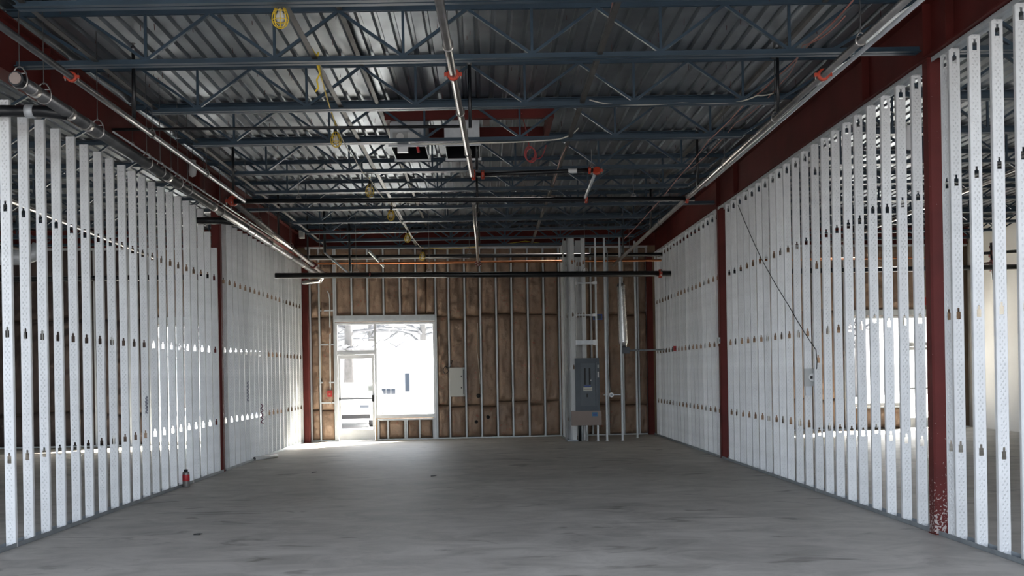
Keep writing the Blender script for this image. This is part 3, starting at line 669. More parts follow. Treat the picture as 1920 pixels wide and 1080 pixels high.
# ================================================================== ROOF OPENING, DUCTS
o = thing('roof_opening_frame', 'dark red steel frame round the roof opening above the duct boxes', 'frame', (P(880, 210, 14.1).x, 14.1, 4.97))
fx0, fx1 = P(722, 215, 14.1).x, P(1038, 215, 14.1).x
for name, (x0, x1, y0, y1, z0) in (('front_channel', (fx0, fx1, 14.02, 14.10, 4.96)), ('rear_channel', (fx0, fx1, 15.22, 15.30, 4.97)), ('side_channel', (fx0, fx0+0.07, 14.10, 15.22, 4.97)), ('side_channel', (fx1-0.07, fx1, 14.10, 15.22, 4.97))):
    b = MB(); b.box(x0, x1, y0, y1, z0, z0+0.15); b.build(name, 'red_primer', o)
for k, (xa, xb, lab) in enumerate(((731, 798, 'galvanised square duct box with smoke detector hanging from the roof opening'), (833, 899, 'plain galvanised square duct box beside the middle sprinkler pipe'))):
    x0, x1 = P(xa, 255, 14.2).x, P(xb, 255, 14.2).x; y0, y1 = 14.2, 15.15; z0 = P(800, 272, 14.2).z
    d = thing('duct_box', lab, 'duct', ((x0+x1)/2, (y0+y1)/2, z0), group='duct boxes below the roof opening')
    t = 0.012
    for nm, bx in (('front_panel', (x0, x1, y0, y0+t)), ('rear_panel', (x0, x1, y1-t, y1)), ('side_panel', (x0, x0+t, y0+t, y1-t)), ('side_panel', (x1-t, x1, y0+t, y1-t))):
        MB().box(*bx, z0, DECK-0.01).build(nm, 'galv', d)
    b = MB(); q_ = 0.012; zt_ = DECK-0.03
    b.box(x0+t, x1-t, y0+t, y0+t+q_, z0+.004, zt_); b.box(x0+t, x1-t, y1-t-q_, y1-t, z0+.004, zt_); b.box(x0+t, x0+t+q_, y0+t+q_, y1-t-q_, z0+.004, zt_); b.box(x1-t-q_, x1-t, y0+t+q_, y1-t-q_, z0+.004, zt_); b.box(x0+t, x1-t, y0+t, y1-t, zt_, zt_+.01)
    b.build('shade_liner', 'duct_shade', d)  # near-black inner faces paint in the shade of the open duct
    b = MB(); b.box(x0-0.02, x1+0.02, y0-0.02, y0, z0-0.02, z0+0.02); b.box(x0-0.02, x1+0.02, y1, y1+0.02, z0-0.02, z0+0.02); b.build('rim', 'galv', d)
    if k == 0:
        g0 = P(737, 248, 14.2).x; g1 = P(788, 248, 14.2).x; zc0, zc1 = P(760, 266, 14.15).z, P(760, 248, 14.15).z
        s = MB().box(g0, g1, y0-0.05, y0-0.001, zc0, zc1).build('smoke_detector', 'box_grey', d)
        xm = g0+(g1-g0)*0.55
        MB().box(xm, g1-0.01, y0-0.075, y0-0.05, zc0+0.01, zc1-0.005).build('cover', 'plastic_white', s)
        c = ((g0+xm)/2, y0-0.055, (zc0+zc1)/2); MB().tube([c, (c[0], c[1]-0.03, c[2])], 0.05, 14).build('dial', 'plastic_white', s)
        MB().box(x0+0.10, x0+0.24, y0-0.04, y0+0.02, z0-0.10, z0-0.025).build('bracket', 'alu', d)
        MB().tube([(x0+0.36, y0+0.03, z0+0.03), (x0+0.37, y0+0.03, z0-0.05), (x0+0.38, y0+0.03, z0-0.09)], 0.02, 7).build('red_sleeve', 'fire_red', d)
MB().box(P(905, 232, 14.6).x, P(918, 232, 14.6).x, 14.55, 14.65, P(910, 235, 14.6).z, P(910, 222, 14.6).z).single('junction_box', 'board', 'small tan box on the roof opening frame', 'box')

# ================================================================== CAGED LAMPS AND CORDS
def lamp_meshes():
    cage = MB(); pr = [(0.022, 0.0), (0.045, -0.03), (0.064, -0.085), (0.068, -0.12), (0.052, -0.165), (0.024, -0.185)]
    for j in range(8):
        a = 2*PI*j/8; cage.tube([(r*math.cos(a), r*math.sin(a), z) for r, z in pr], 0.0042, 4)
    for r, z in ((0.024, -0.185), (0.066, -0.125), (0.054, -0.055), (0.024, -0.003)): cage.tube(ring_pts((0,0,z), r, 14, 'z'), 0.0042, 4, closed=True)
    sock = MB().lathe([(0.0, 0.075), (0.012, 0.07), (0.020, 0.05), (0.024, 0.0), (0.020, -0.03), (0.0, -0.03)], 10)
    bulb = MB().lathe([(0.014, -0.03), (0.018, -0.05), (0.034, -0.085), (0.037, -0.105), (0.028, -0.13), (0.0, -0.14)], 12)
    hook = MB().tube([(0, 0, 0.07), (0, 0, 0.12), (0.012, 0, 0.135), (0.02, 0, 0.12)], 0.004, 5)
    return cage.mesh('cage', 'yellow'), sock.mesh('socket', 'wire_black'), bulb.mesh('bulb', 'bulb'), hook.mesh('hook', 'yellow')
LM = lamp_meshes()
lampsD = [(525, 10, 8.85), (629, 248, 13.4), (693, 347, 16.7), (733.5, 394, 19.4), (764, 438, 22.6), (792, 473, 25.0)]
lab = ['nearest and largest yellow caged work lamp at the top of view', 'second yellow caged work lamp, left of the duct boxes', 'third yellow caged work lamp, just above the middle black main', 'fourth yellow caged work lamp, just below the middle black main', 'fifth yellow caged work lamp, before the dark red back beam', 'smallest yellow caged work lamp, in front of the insulation']
lp = []
for (x, y, D), lb_ in zip(lampsD, lab):
    p = P(x, y, D); o = thing('caged_work_lamp', lb_, 'lamp', p, group='yellow caged work lamps on one cord'); lp.append(p)
    for m in LM: link(m.name, m, o)
    o.rotation_euler = (random.uniform(-.12, .12), random.uniform(-.1, .1), random.uniform(0, 1))
def sag(pts, n=8, dz=0.12):
    out = []
    for a, b in zip(pts[:-1], pts[1:]):
        for i in range(n):
            t = i/n; q = lerp(a, b, t); q.z -= dz*4*t*(1-t); out.append(q)
    out.append(Vector(pts[-1])); return out
up = Vector((0.02, 0.0, 0.075))
MB().tube(sag([Vector((lp[0].x, 6.5, 4.75)), lp[0]+up, P(597, 108, 10.4), P(604, 150, 11.0), lp[1]+up], 7, 0.04), 0.008, 6).single('lamp_cord', 'yellow', 'yellow cord between the two nearest caged lamps', 'cord')
MB().tube([P(597, 98, 10.4), P(594, 118, 10.45), P(600, 138, 10.5), P(594, 150, 10.5), P(597, 165, 10.5), P(591, 172, 10.5)], 0.009, 6).single('cord_tail', 'yellow', 'knotted tail of yellow cord dangling from first full joist', 'cord')
MB().tube(sag([lp[1]+up, P(664, 295, 14.3), lp[2]+up, lp[3]+up, lp[4]+up, lp[5]+up], 7, 0.05), 0.008, 6).single('lamp_cord', 'cord_white', 'pale cord linking the farther yellow caged lamps', 'cord')
MB().tube(sag([lp[5]+up, P(808, 465, 25.6), P(850, 466, 25.6), P(985, 452, 25.6), P(1060, 458, 25.6), P(1085, 470, 25.6)], 6, 0.02), 0.007, 5).single('lamp_cord', 'yellow', 'thin yellow cord along top of the back wall', 'cord')
MB().tube(sag([P(1105, 187, 12.2), P(1150, 196, 12.2), P(1280, 193, 12.2), P(1380, 192, 12.2), P(1420, 179, 12.2), P(1450, 175, 12.3)], 5, 0.01), 0.008, 6).single('cable', 'cord_white', 'white cable draped along the second joist at right', 'cable')
MB().tube(sag([P(770, 270, 13.9), P(900, 268, 13.9), P(1040, 262, 13.9), P(1068, 254, 13.9), P(1085, 240, 13.9)], 5, 0.01), 0.009, 6).single('cable', 'cord_white', 'white cable passing in front of the duct boxes', 'cable')
MB().tube(sag([P(1151, -10, 9.2), P(1140, 50, 10.4), P(1116, 115, 10.6), P(1090, 190, 12.3), P(1072, 250, 14.0), P(1050, 300, 15.2), P(1038, 345, 17)], 5, 0.01), 0.007, 6).single('cable', 'cord_pink', 'pinkish red cable hanging across joists right of the middle pipe', 'cable')
MB().tube(sag([P(1600, 0, 9.4), P(1520, 80, 10.5), P(1450, 150, 12.2), P(1400, 190, 12.6), P(1330, 262, 14.1), P(1270, 335, 16.1), P(1215, 400, 19.7), P(1170, 448, 23)], 5, 0.02), 0.008, 6).single('cable', 'cord_pink', 'pinkish cable bundle looping along the right beam side', 'cable')
MB().tube(sag([P(1585, 30, 9.6), P(1505, 85, 10.4), P(1470, 150, 12.3), P(1380, 230, 14.0), P(1290, 320, 16.0)], 5, 0.05), 0.006, 6).single('cable', 'cord_pink', 'slimmer pinkish cable sagging below the bundle at right', 'cable')
b = MB()
cc = P(993, 288, 14.6)
for k in range(3): b.tube([(cc.x+math.cos(a)*0.07+0.012*k, cc.y+0.01*k, cc.z+math.sin(a)*0.10-0.01*k) for a in [2*PI*i/14 for i in range(14)]], 0.007, 5, closed=True)
b.tube(sag([(P(978, 216, 14.05).x, 14.015, 5.02), P(988, 250, 14.5), P(992, 275, 14.6)], 4, 0), 0.007, 5); b.tube(sag([P(996, 296, 14.6), P(1015, 295, 14.6), P(1024, 272, 14.6)], 4, 0.02), 0.006, 5)
b.single('cable_coil', 'cord_red', 'red cable coil dangling right of the duct boxes', 'cable')

# ================================================================== ON THE BACK WALL
def WPT(x, y, dy=0.0):                         # wall pixel -> world point, dy in front of the studs
    u, z = WP(x, y); return Vector((u*math.cos(WANG)+dy*math.sin(WANG), WB0+u*math.sin(WANG)-dy*math.cos(WANG), z))
def wbox(par, x0, x1, y0, y1, d0, d1, name, m):
    a, b_ = WPT(x0, y1, d0), WPT(x1, y0, d1); return MB().box(a.x, b_.x, min(a.y, b_.y), max(a.y, b_.y), a.z, b_.z).build(name, m, par)
def wthing(name, label, cat, x, y, d=0.0): return thing(name, label, cat, WPT(x, y, d), WANG)
def lbox(par, x0, x1, z0, z1, d0, d1, name, m):     # local box, d = distance towards the room
    return MB().box(x0, x1, -d1, -d0, z0, z1).build(name, m, par, False)
# fire alarm pull station with conduit
o = wthing('fire_alarm_box', 'small red fire alarm box on conduit left of the glazed door', 'alarm', 618.5, 744, 0.0)
lbox(o, -0.06, 0.06, 0, 0.155, 0.004, 0.06, 'back_box', 'fire_red'); lbox(o, -0.035, 0.035, 0.045, 0.11, 0.06, 0.075, 'faceplate', 'coupling'); lbox(o, -0.02, 0.02, 0.06, 0.075, 0.075, 0.085, 'lever', 'plastic_white')
MB().tube([WPT(619.5, 731, 0.03), WPT(618.2, 560, 0.03), WPT(617, 552, 0.05), WPT(614, 546, 0.1)], 0.016, 8).single('conduit', 'galv', 'thin vertical conduit rising from the red alarm box', 'conduit')
# white cabinet
o = wthing('electrical_cabinet', 'white metal wall cabinet on the insulated wall right of glazing', 'cabinet', 857.5, 743.5)
hh = WP(857, 689)[1]-WP(857, 743.5)[1]; lbox(o, -0.185, 0.185, 0, hh, 0.0, 0.10, 'body', 'box_grey'); f = lbox(o, -0.19, 0.135, 0.01, hh-0.01, 0.10, 0.118, 'door', 'cabinet_white')
lbox(o, 0.145, 0.162, 0.06, hh-0.05, 0.10, 0.104, 'gap_shadow_strip', 'black')
for z in (hh*0.30, hh*0.70): MB().box(0.085, 0.115, -0.126, -0.118, z-0.015, z+0.015).build('latch', 'black', f, False)
MB().tube(sag([WPT(848, 676, 0.02), WPT(843, 690, 0.06), WPT(834, 687, 0.07), WPT(830, 694, 0.07), WPT(834, 702, 0.07), WPT(841, 697, 0.07), WPT(839, 690, 0.07), WPT(835, 688, 0.08)], 3, 0), 0.009, 6).single('wire_loop', 'wire_black', 'dark wire loop left of the white cabinet', 'wire')
MB().tube(sag([WPT(895, 606, 0.05), WPT(894, 660, 0.05), WPT(898, 690, 0.05), WPT(900, 720, 0.03)], 4, 0), 0.007, 5).single('wire', 'cord_white', 'thin pale wire hanging on insulation right of the white cabinet', 'wire')
for i, (x, y, r, tx) in enumerate(((897, 742, .055, 'just below and right of the white cabinet'), (915, 782, .05, 'nearest the floor, right of the middle stud'), (893, 791, .045, 'low on the insulation under the white cabinet'))):
    p = WPT(x, y, 0.02); b = MB(); b.lathe([(0.0, -0.05), (r*0.9, -0.04), (r, 0.0), (r*0.8, 0.03), (0.0, 0.04)], 10)
    b.v = [(vx, vz*0.7, vy) for vx, vy, vz in b.v]; b.v = [(a+p.x, c+p.y, d_+p.z) for a, c, d_ in b.v]
    b.single('sealant_plug', 'black', 'black pipe plug %s' % tx, 'plug', 'black plugs in the insulation')
# ---- stub wall and electrical panel
DP = 24.75
def SP(x, y, D=DP): return P(x, y, D)
sw_ = thing('wall_panel_stub', 'short steel stud stub wall carrying the electrical panel', 'wall', (P(1068, 828, DP).x, DP, 0), kind='structure')
ST = 4.72
M4 = stud_mesh(ST, [0.5, 1.72, 2.94, 4.16])
px = P(1072, 700, DP).x-wloc(sw_).x
for (dx, dy, rz) in ((px+0.05, 0.0, 0), (px-0.06, 0.55, 0), (px-0.06, 1.1, 0), (px-0.06, 1.6, 0)): link('stud', M4, sw_, (dx, dy, 0.004), rz)
link('stud', M4, sw_, (px-0.05, 0.06, 0.004), -PI/2+0.5)
link('stud', M4, sw_, (P(1098, 700, DP).x-wloc(sw_).x, 0.16, 0.004), 0.1)
for x in (1086, 1091): link('stud', M4, sw_, (P(x, 700, DP+.5).x-wloc(sw_).x, 0.55, 0.004), 0.0)
b = MB(); b.box(px-0.12, px+0.12, -0.02, 1.95, 0, 0.035); b.build('floor_track', 'galv_dark', sw_, False)
b = MB(); b.box(px-0.14, px-0.137, 0.02, 0.46, 0.03, ST); b.build('side_sheet', 'galv_dark', sw_, False)
for x, y0, lab_ in ((1119.5, 826, 'slim steel post touching the right edge of the breaker cabinet'), (1136.5, 826, 'slim steel post left of the small octagonal box'), (1165.5, 825, 'slim steel post below the foil duct'), (1193.5, 820, 'slim steel post between foil duct and far corner')):
    D = DP if x < 1180 else 25.7
    q = P(x, 700, D); t = thing('steel_post', lab_, 'post', (q.x, D, 0), group='slim steel posts in the right alcove')
    MB().prism([(-.020,-.015),(.020,-.015),(.020,.05),(.016,.05),(.016,-.011),(-.016,-.011),(-.016,.05),(-.020,.05)], 'z', 0.006, 4.74).build('post', 'galv', t, False)
    MB().box(-.035, .035, -.025, .06, 0, 0.006).build('foot', 'galv', t, False)
for (x0, x1, y, hgt, lab_) in ((1079, 1119, 531, .03, 'upper'), (1079, 1119, 591, .03, 'middle'), (1079, 1120, 642.5, .10, 'lowest and thickest')):
    a, c = P(x0, y, DP-.06), P(x1, y-.5, DP-.06); t = thing('strut_rail', '%s horizontal strut rail above the electrical panel' % lab_, 'rail', (a.x, a.y, a.z), group='strut rails above the panel')
    MB().bar(a, c, 0.045, hgt).build('rail', 'galv', t); MB().bar(c-Vector((.10,.0,0)), c+Vector((0,0,0)), 0.06, hgt+0.03).build('end_clip', 'alu', t)
    MB().bar(a, a+Vector((.03,0,0)), 0.06, hgt+0.03).build('end_clip', 'alu', t)
p0, p1 = P(1079.5, 771, DP-.05), P(1122.5, 671, DP-.05); wP, hP = p1.x-p0.x, p1.z-p0.z
o = thing('breaker_cabinet', 'dark grey electrical breaker cabinet with breaker slots in the right alcove', 'panel', ((p0.x+p1.x)/2, DP-.06, p0.z))
lbox(o, -wP/2, wP/2, 0, hP, -0.10, 0.06, 'cover', 'panel_grey'); f = lbox(o, -wP*.28, wP*.32, hP*.10, hP*.90, 0.06, 0.075, 'deadfront', 'panel_light')
def kid(par, x0, x1, z0, z1, d, name, m): return MB().box(wP*x0, wP*x1, -0.075-d, -0.075, hP*z0, hP*z1).build(name, m, par, False)
for a, c in ((-.14, -.07), (.06, .13)):
    s = kid(f, a, c, .50, .81, .012, 'breaker_row', 'black')
kid(f, -.13, .13, .462, .482, .006, 'blue_label', 'blue'); kid(f, -.18, .19, .38, .45, .005, 'paper_label', 'cord_white'); kid(f, -.16, .17, .41, .42, .008, 'red_line', 'coupling_dark')
kid(f, -.05, .0, .26, .33, .012, 'main_switch', 'black'); kid(f, .12, .16, .565, .59, .02, 'toggle', 'box_grey')
lbox(o, wP*.34, wP*.40, hP*.10, hP*.92, 0.06, 0.10, 'door_edge', 'panel_light'); lbox(o, wP*.40, wP*.5, hP*.06, hP*.90, 0.06, 0.085, 'open_door', 'panel_grey')
lbox(o, wP*.42, wP*.48, hP*.63, hP*.74, 0.085, 0.09, 'note', 'plastic_white'); lbox(o, wP*.42, wP*.48, hP*.81, hP*.87, 0.085, 0.09, 'note', 'box_grey')
a, c = P(1072, 798, DP-.14), P(1127.5, 770, DP-.14)
o = thing('cover_box', 'pinkish tan board box with blue sticker under the electrical panel', 'box', ((a.x+c.x)/2, DP-.13, a.z)); w2, h2 = (c.x-a.x)/2, c.z-a.z
lbox(o, -w2, w2, 0, h2, -0.10, 0.03, 'front_board', 'board'); lbox(o, w2*.38, w2*.74, h2*.62, h2*.90, 0.03, 0.034, 'blue_sticker', 'sticker_blue'); lbox(o, w2*.44, w2*.68, h2*.68, h2*.80, 0.034, 0.036, 'sticker_print', 'blue')
# conduits under and above the panel
for i, x in enumerate((1087, 1092, 1101)):
    q = P(x, 820, DP+.05); MB().tube([(q.x, q.y, 0), (q.x, q.y, p0.z-0.02)], 0.03 if i != 1 else .02, 9).single('conduit', ['black_pipe', 'galv', 'galv'][i], ['black conduit stub under the tan board box', 'thin bright conduit stub under the tan box', 'wide bright conduit stub under the tan box'][i], 'conduit', 'conduit stubs under the panel')
# foil duct with joint box
o = thing('foil_duct', 'shiny foil flexible duct hanging among the alcove posts', 'duct', P(1167, 655, 25.1)); base = P(1163, 535, 25.1)
pts = []; rs = []
for i in range(61):
    t = i/60; x = 1164+5*t; q = P(x, 535+118*t, 25.1); pts.append(q); rs.append((0.095+0.02*t if t < .9 else 0.115-(t-.9)*.5)+(0.006 if i % 2 else -0.004))
MB().tube(pts, rs, 16).build('flex_sleeve', 'foil', o)
MB().tube([P(1163.5, 531, 25.1), P(1164, 537, 25.1)], [0.07, 0.105], 14).build('top_collar', 'dark_steel', o)
MB().tube([P(1163, 462, 25.1), P(1163.5, 531, 25.1)], 0.030, 10).build('feed_pipe', 'galv_dark', o)
o = thing('junction_box', 'grey junction box under the foil duct', 'box', P(1171, 663, 25.0)); a, c = P(1164.5, 663, 25.0), P(1180, 651, 25.0)
MB().box(a.x, c.x, 24.93, 25.10, a.z, c.z).build('body', 'panel_grey', o); MB().box(a.x+.01, c.x-.01, 24.92, 24.93, a.z+.01, c.z-.01).build('lid', 'panel_light', o)
MB().tube([P(1180, 657, 25.0), P(1246, 655.5, 25.0)], 0.022, 8).single('conduit', 'galv_dark', 'horizontal conduit from the foil duct box to the right studs', 'conduit')
o = thing('octagon_box', 'small octagonal steel box on a bar right of the panel', 'box', P(1146, 744, DP)); c = P(1146, 740.5, DP)
MB().tube([c, c+Vector((0,-.06,0))], 0.055, 8).build('body', 'alu', o); MB().bar(P(1132, 740.5, DP), P(1165, 740, DP), 0.02, 0.02).build('bar', 'galv', o); MB().tube([c+Vector((0,-.06,0)), c+Vector((0,-.07,0))], 0.03, 10).build('knockout', 'galv_dark', o)
MB().tube(sag([P(1139, 470, DP), P(1140, 600, DP), P(1139.5, 690, DP), P(1144, 736, DP)], 5, 0), 0.014, 7).single('flex_conduit', 'galv_dark', 'armoured cable dropping to the octagonal box', 'conduit')
o = thing('blue_box', 'small blue plastic outlet box right of the stub wall', 'box', P(1121, 600, DP+.1)); a, c = P(1112, 600, DP+.1), P(1129, 589, DP+.1)
MB().box(a.x, c.x, DP+.06, DP+.13, a.z, c.z).build('body', 'blue', o); MB().box(a.x+.02, c.x-.02, DP+.051, DP+.06, a.z+.02, c.z-.02).build('face', 'slate_blue', o)

# ================================================================== ON THE STUD WALLS
def on_right(x, y, off=0.0): return PX(x, y, XR-0.06-off)
p = PX(1522.5, 724, XR-0.07); D = p.y
o = thing('outlet_box', 'square grey outlet box with round socket on the right studs', 'outlet', (p.x, D, p.z)); s = 0.001*D*14/2
h3 = 33*D/F; w3 = 29*D/F
MB().box(-w3/2, w3/2, -0.03, 0.03, 0, h3).build('cover_plate', 'box_grey', o, False); k = MB().tube([(-.0, -.03, h3*.5), (-.0, -.045, h3*.5)], 0.055, 14).build('socket', 'plastic_white', o, False)
MB().box(-.035, -.005, -.052, -.045, h3*.42, h3*.58).build('slot', 'black', k, False)
MB().box(-w3*.42, -w3*.05, -0.01, 0.04, -0.12, 0).build('bracket', 'galv', o, False)
MB().tube(sag([PX(1384, 385, XR-.08), PX(1425, 480, XR-.08), PX(1480, 575, XR-.08), PX(1530, 656, XR-.08), PX(1532, 676, XR-.07), PX(1531, 692, XR-.07)], 6, 0.02), 0.006, 5).single('wire', 'wire_black', 'thin dark wire slanting down right studs to outlet box', 'wire')
p = PX(1350, 644, XR-0.07); o = thing('switch_box', 'small grey switch box beside the second right column', 'box', p); MB().box(-.045, .045, -.03, .03, 0, .11).build('body', 'box_grey', o, False); MB().box(-.02, .02, -.036, -.03, .03, .08).build('plate', 'panel_light', o, False)
p = PX(1703, 265, XR+0.4); o = thing('plastic_bag', 'crumpled pale plastic bag hung behind the right studs', 'bag', p)
b = MB(); b.lathe([(0.0, -.10), (.06, -.08), (.075, 0.0), (.05, .08), (.03, .13), (.045, .17), (.0, .18)], 9); b.v = [(x+.02*fbm(x*20, z*15, 3), y*.6+.02*fbm(y*20, z*14, 8), z) for x, y, z in b.v]; b.build('bag', 'bag', o, False)
MB().tube([(0,0,.17), (-.1,0,.3), (-.40, 0, TOPST-p.z-.01)], 0.004, 5).build('tie', 'cord_white', o, False)
p = PX(361, 330, XL+0.15); o = thing('plastic_bag', 'white plastic bag hung on wire beside the drain pipe', 'bag', p)
b = MB(); b.lathe([(0.0, -.02), (.05, 0.0), (.065, .07), (.055, .16), (.06, .24), (.0, .25)], 9); b.v = [(x+.015*fbm(x*20, z*15, 13), y*.6, z) for x, y, z in b.v]; b.build('bag', 'bag', o, False)
MB().tube([(0,0,.24), (0,0,.6)], 0.004, 5).build('tie', 'wire_black', o, False)
p = PX(349, 908, XL+0.12); p.z = 0.0; o = thing('spray_can', 'small grey and red can standing at the left stud base', 'can', p)
MB().lathe([(0, 0), (.05, 0), (.052, .01), (.052, .21), (.045, .225), (.0, .225)], 14).build('body', 'can_grey', o, False); MB().lathe([(.0525, .09), (.0535, .095), (.0535, .18), (.0525, .185)], 14).build('red_label', 'fire_red', o, False); MB().lathe([(0, .225), (.03, .225), (.03, .26), (.0, .265)], 10).build('cap', 'black', o, False)
p = PH(496, 858, 0.035); o = thing('pipe_offcut', 'short white pipe offcut lying on the floor by left studs', 'pipe', (p.x, p.y, 0)); MB().tube([(-.13, -.30, .04), (.17, .34, .04)], 0.04, 12).build('tube', 'plastic_white', o, False); MB().tube([(-.135, -.31, .04), (-.1305, -.301, .04)], 0.03, 12).build('bore', 'black', o, False)
for x, y, dx, lb_ in ((367, 845, 12, 0),): pass
o = thing('wall_speaker', 'small beige box fixed near the far left beam end', 'speaker', P(566, 447, 24.8)); MB().box(-.06, .06, -.06, .06, 0, .18).build('housing', 'cabinet_white', o, False); MB().box(-.045, .045, -.066, -.06, .03, .15).build('grille', 'box_grey', o, False)
p = PX(1267, 658, XR-.06); o = thing('red_valve', 'small red box on studs at the far end of the right wall', 'valve', p); MB().box(-.05, .05, -.03, .03, 0, .11).build('body', 'fire_red', o, False); MB().box(-.02, .02, -.045, -.03, .03, .07).build('knob', 'coupling_dark', o, False)
# scrawled marker on the left studs, as thin paint strokes on the stud webs
def scrawl(x, y, hgt, wid, n_, m, label):
    b = MB(); base = PX(x, y, XL)
    for _ in range(6): base = PX(x, y, -4.72+0.0096*base.y+0.015)
    k = min(ysL, key=lambda v: abs(v-base.y)); q = Vector((-4.72+0.0096*k+0.018, k-0.006, base.z))
    for i in range(n_):
        z = i/(n_-1)*hgt; s_ = 1 if i % 2 else -1
        b.bar(q+Vector((-wid*s_, 0, z)), q+Vector((wid*s_, 0, z+hgt/n_*1.2)), 0.018, 0.002, (0,1,0)); 
        if i % 3 == 0: b.bar(q+Vector((wid*s_, 0, z)), q+Vector((wid*s_*.3, 0, z+hgt/n_*1.5)), 0.012, 0.002, (0,1,0))
    b.single('marker_scrawl', m, label, 'marking')
scrawl(491, 795, .36, .026, 9, 'marker_purple', 'purple spray scrawl on a stud of the far left section')
scrawl(268, 776, .20, .014, 10, 'marker_grey', 'grey handwriting up a stud in the near left section')
scrawl(466, 752, .34, .014, 12, 'marker_grey', 'grey handwriting up a stud in the far left section')

for x, y, lb_ in ((369, 1003, 'dark scrap of metal on the near left floor'), (588, 886, 'dark scrap on the floor before the left column'), (812, 893, 'small dark scrap on floor below the white cabinet')):
    p = PH(x, y, 0.0); b = MB(); b.bar((p.x-.035, p.y, .006), (p.x+.035, p.y+.02, .009), .03, .01); b.bar((p.x+.02, p.y+.01, .008), (p.x+.055, p.y-.02, .016), .02, .006); b.single('debris_scrap', 'black', lb_, 'debris', 'scraps on the slab')
# ================================================================== IN THE NEIGHBOURING UNITS
o = thing('round_duct', 'white round duct stub in the left unit behind the studs', 'duct', P(20, 480, 18.0)); a, c = P(-30, 482, 18.0), P(45, 483, 18.0)
MB().tube([a, c, c+Vector((.18, .0, .05)), c+Vector((.25, 0, .22))], [.13, .13, .12, .10], 14).build('duct', 'galv', o); MB().tube([c-Vector((.03,0,0)), c+Vector((.03,0,0))], .138, 14).build('band', 'plastic_white', o)
for k, (x, y, D, lab_) in enumerate(((1862, 490, 24.5, 'cluster of dark red sprinkler valves seen between the right studs'),)):
    o = thing('sprinkler_riser', lab_, 'valve', P(x, 520, D)); q = P(x, 480, D)
    MB().tube([P(x-2, 455, D), P(x+2, 524, D)], 0.05, 10).build('riser', 'black_pipe', o)
    for yy, r in ((462, .09), (478, .11), (494, .10), (506, .08)): coupling(o, P(x, yy, D), (1,0,.2), r*.7, 'coupling_dark')
    MB().tube([P(x-30, 476, D), P(x+60, 470, D)], .035, 8).build('arm', 'black_pipe', o); MB().tube([P(x-30, 497, D), P(x, 492, D)], .03, 8).build('arm', 'steel_pipe', o)
o = thing('exit_sign', 'small red sign above the right unit glazing', 'sign', WPT(1738, 572, 0.03), WANG); MB().box(-.16, .16, -.03, .03, 0, .2).build('housing', 'fire_red', o, False); MB().box(-.13, .13, -.034, -.03, .05, .15).build('face', 'coupling', o, False)
p = PX(1828, 713, XFR-.001); o = thing('alarm_pull', 'tiny red alarm box on the pale far right wall', 'alarm', p); MB().box(-.03, .0, -.06, .06, 0, .14).build('body', 'fire_red', o, False); MB().box(-.038, -.03, -.03, .03, .04, .1).build('plate', 'plastic_white', o, False)

# ================================================================== OUTSIDE
MB().box(-90, 90, 29.0, 140, -0.3, -0.06).single('ground', 'pavement', 'pale sunlit ground outside the glazing', 'ground', kind='structure')
MB().box(-XF-.2, XF+.4, 24.6, 29.0, -0.3, -0.13).single('ground_apron', 'pavement', 'pale pavement directly outside the back wall', 'ground', kind='structure')
b = MB(); nX, nY = 60, 14; vs = []; fs = []
for j in range(nY+1):
    for i in range(nX+1):
        x = -90+180*i/nX; y = 62+60*j/nY; z = -0.1+14*(j/nY)**1.1+1.0*fbm(x*.06, y*.08, 4); vs.append((x, y, z))
for j in range(nY):
    for i in range(nX): a = j*(nX+1)+i; fs.append((a, a+1, a+nX+2, a+nX+1))
b.add(vs, fs, True); b.single('hillside', 'hill', 'snowy wooded bank rising behind the white building', 'hill', kind='structure')
o = thing('white_building', 'overexposed white building across the yard seen through the glazing', 'building', (-5.0, 50, 0))
MB().box(-9, 5.2, 0, 8, -0.1, 3.05).build('walls', 'white_cladding', o, False); MB().box(-9.2, 5.4, -0.2, 8.2, 3.05, 3.2).build('roof', 'snow', o, False)
def bwin(x0, x1, y0, y1, nm):
    a, c = P(x0, y1, 50), P(x1, y0, 50); w = MB().box(a.x, c.x, 49.93, 50.0, a.z, c.z).build(nm, 'slate_blue', o); return w
bwin(760, 767.5, 700, 734, 'doorway')
for x in (707, 716, 725, 734): bwin(x, x+7, 729, 738.5, 'window')
bwin(645, 648, 704, 728, 'doorway')
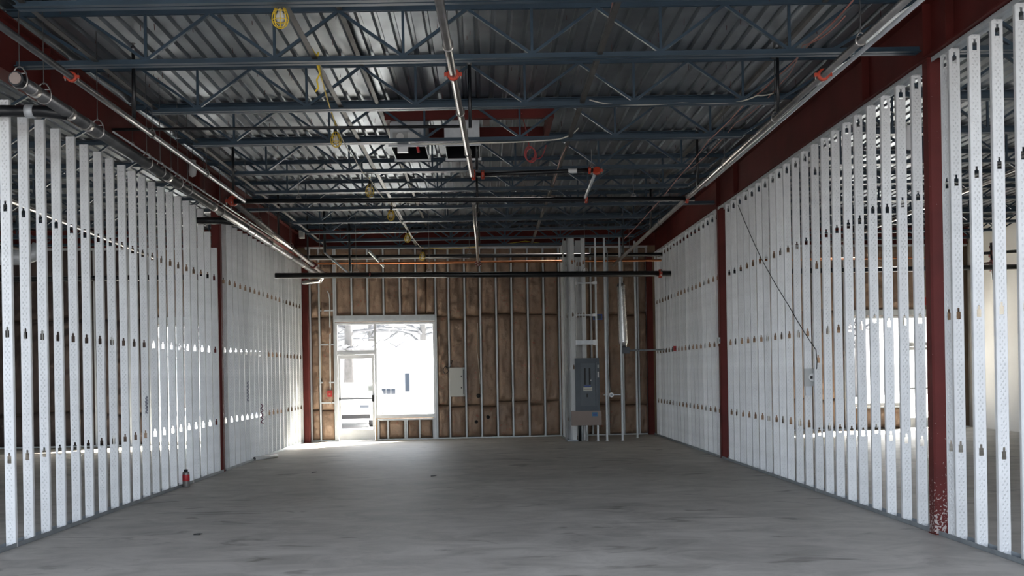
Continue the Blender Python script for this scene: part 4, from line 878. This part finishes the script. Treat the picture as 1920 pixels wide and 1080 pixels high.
def tree(x, y, h, seed, lab_):
    rnd = random.Random(seed); t = thing('bare_tree', lab_, 'tree', (x, y, 0), group='bare trees outside')
    b = MB(); b.tube([(0,0,-.1), (.05,0,h*.4), (-.05,.1,h*.75), (0,.1,h)], [h*.03, h*.024, h*.014, h*.005], 7); b.build('trunk', 'bark', t, False)
    b = MB()
    for i in range(34):
        z = h*rnd.uniform(.3, .95); a = rnd.uniform(0, 2*PI); L = h*rnd.uniform(.18, .42)*(1.1-z/h*.6); e = Vector((math.cos(a)*L, math.sin(a)*L, z+L*rnd.uniform(-.1, .6))); s_ = Vector((0,0,z)); m_ = lerp(s_, e, .5)+Vector((0,0,rnd.uniform(-.1,.2)))
        b.tube([s_, m_, e], [h*.010, h*.007, h*.002], 4)
        for k in range(3):
            q = lerp(s_, e, rnd.uniform(.4, .95)); b.tube([q, q+Vector((rnd.uniform(-1,1), rnd.uniform(-1,1), rnd.uniform(-.4,.8)))*L*.35], [h*.004, h*.001], 3)
    b.build('branches', 'twig', t, False)
for i, (x, y, h) in enumerate(((-5.4, 42, 7.5), (-9.5, 61, 9), (-6.8, 64, 10), (-3.6, 62, 9), (-1.2, 66, 11), (2.5, 60, 8), (-17, 60, 9), (13, 60, 9), (17, 63, 10), (21, 60, 9))):
    tree(x, y, h, i+3, ['large bare tree nearest outside the glazed door', 'bare tree behind white building, far left of the view', 'tall bare tree behind the white building, door side', 'bare tree behind white building, middle of large pane', 'tallest bare tree behind large pane on its right', 'bare tree hidden right of the large pane', 'bare tree outside the left unit glazing', 'bare tree outside right unit, leftmost', 'bare tree outside right unit, middle', 'bare tree outside right unit, rightmost'][i])
# parked car
o = thing('parked_car', 'pale parked car in the yard seen through the door glass', 'car', (P(672, 700, 36).x-.2, 36, -0.06))
pf = [(-2.1, .25), (-2.15, .6), (-2.0, .82), (-1.2, .92), (-.55, 1.38), (.9, 1.42), (1.6, 1.0), (2.1, .95), (2.15, .5), (2.1, .25)]
b = MB(); b.prism(pf, 'y', -.88, .88); b.v = [(y*(0.86 if z > 1.1 else 1.0), x, z) for x, y, z in b.v]; b.build('body', 'car_paint', o, False)
MB().box(-.78, .78, -1.25, -.62, .98, 1.30).build('windscreen', 'slate_blue', o, False) if False else None
b = MB(); b.add([(-.72, -1.17, .95), (.72, -1.17, .95), (.62, -.62, 1.345), (-.62, -.62, 1.345)], [(0,1,2,3)]); b.v = [(x, y-.03, z+.02) for x, y, z in b.v]; b.build('windscreen', 'car_paint', o, False)
MB().box(-.8, .8, -2.17, -2.10, .30, .42).build('bumper', 'tyre', o, False)
for s_ in (-1, 1): MB().box(s_*.62-.14, s_*.62+.14, -2.12, -2.03, .60, .72).build('headlamp', 'slate_blue', o, False)
for sx in (-1, 1):
    for yy in (-1.35, 1.35): MB().tube([(sx*.70, yy, .32), (sx*.90, yy, .32)], .32, 16).build('wheel', 'tyre', o, False)
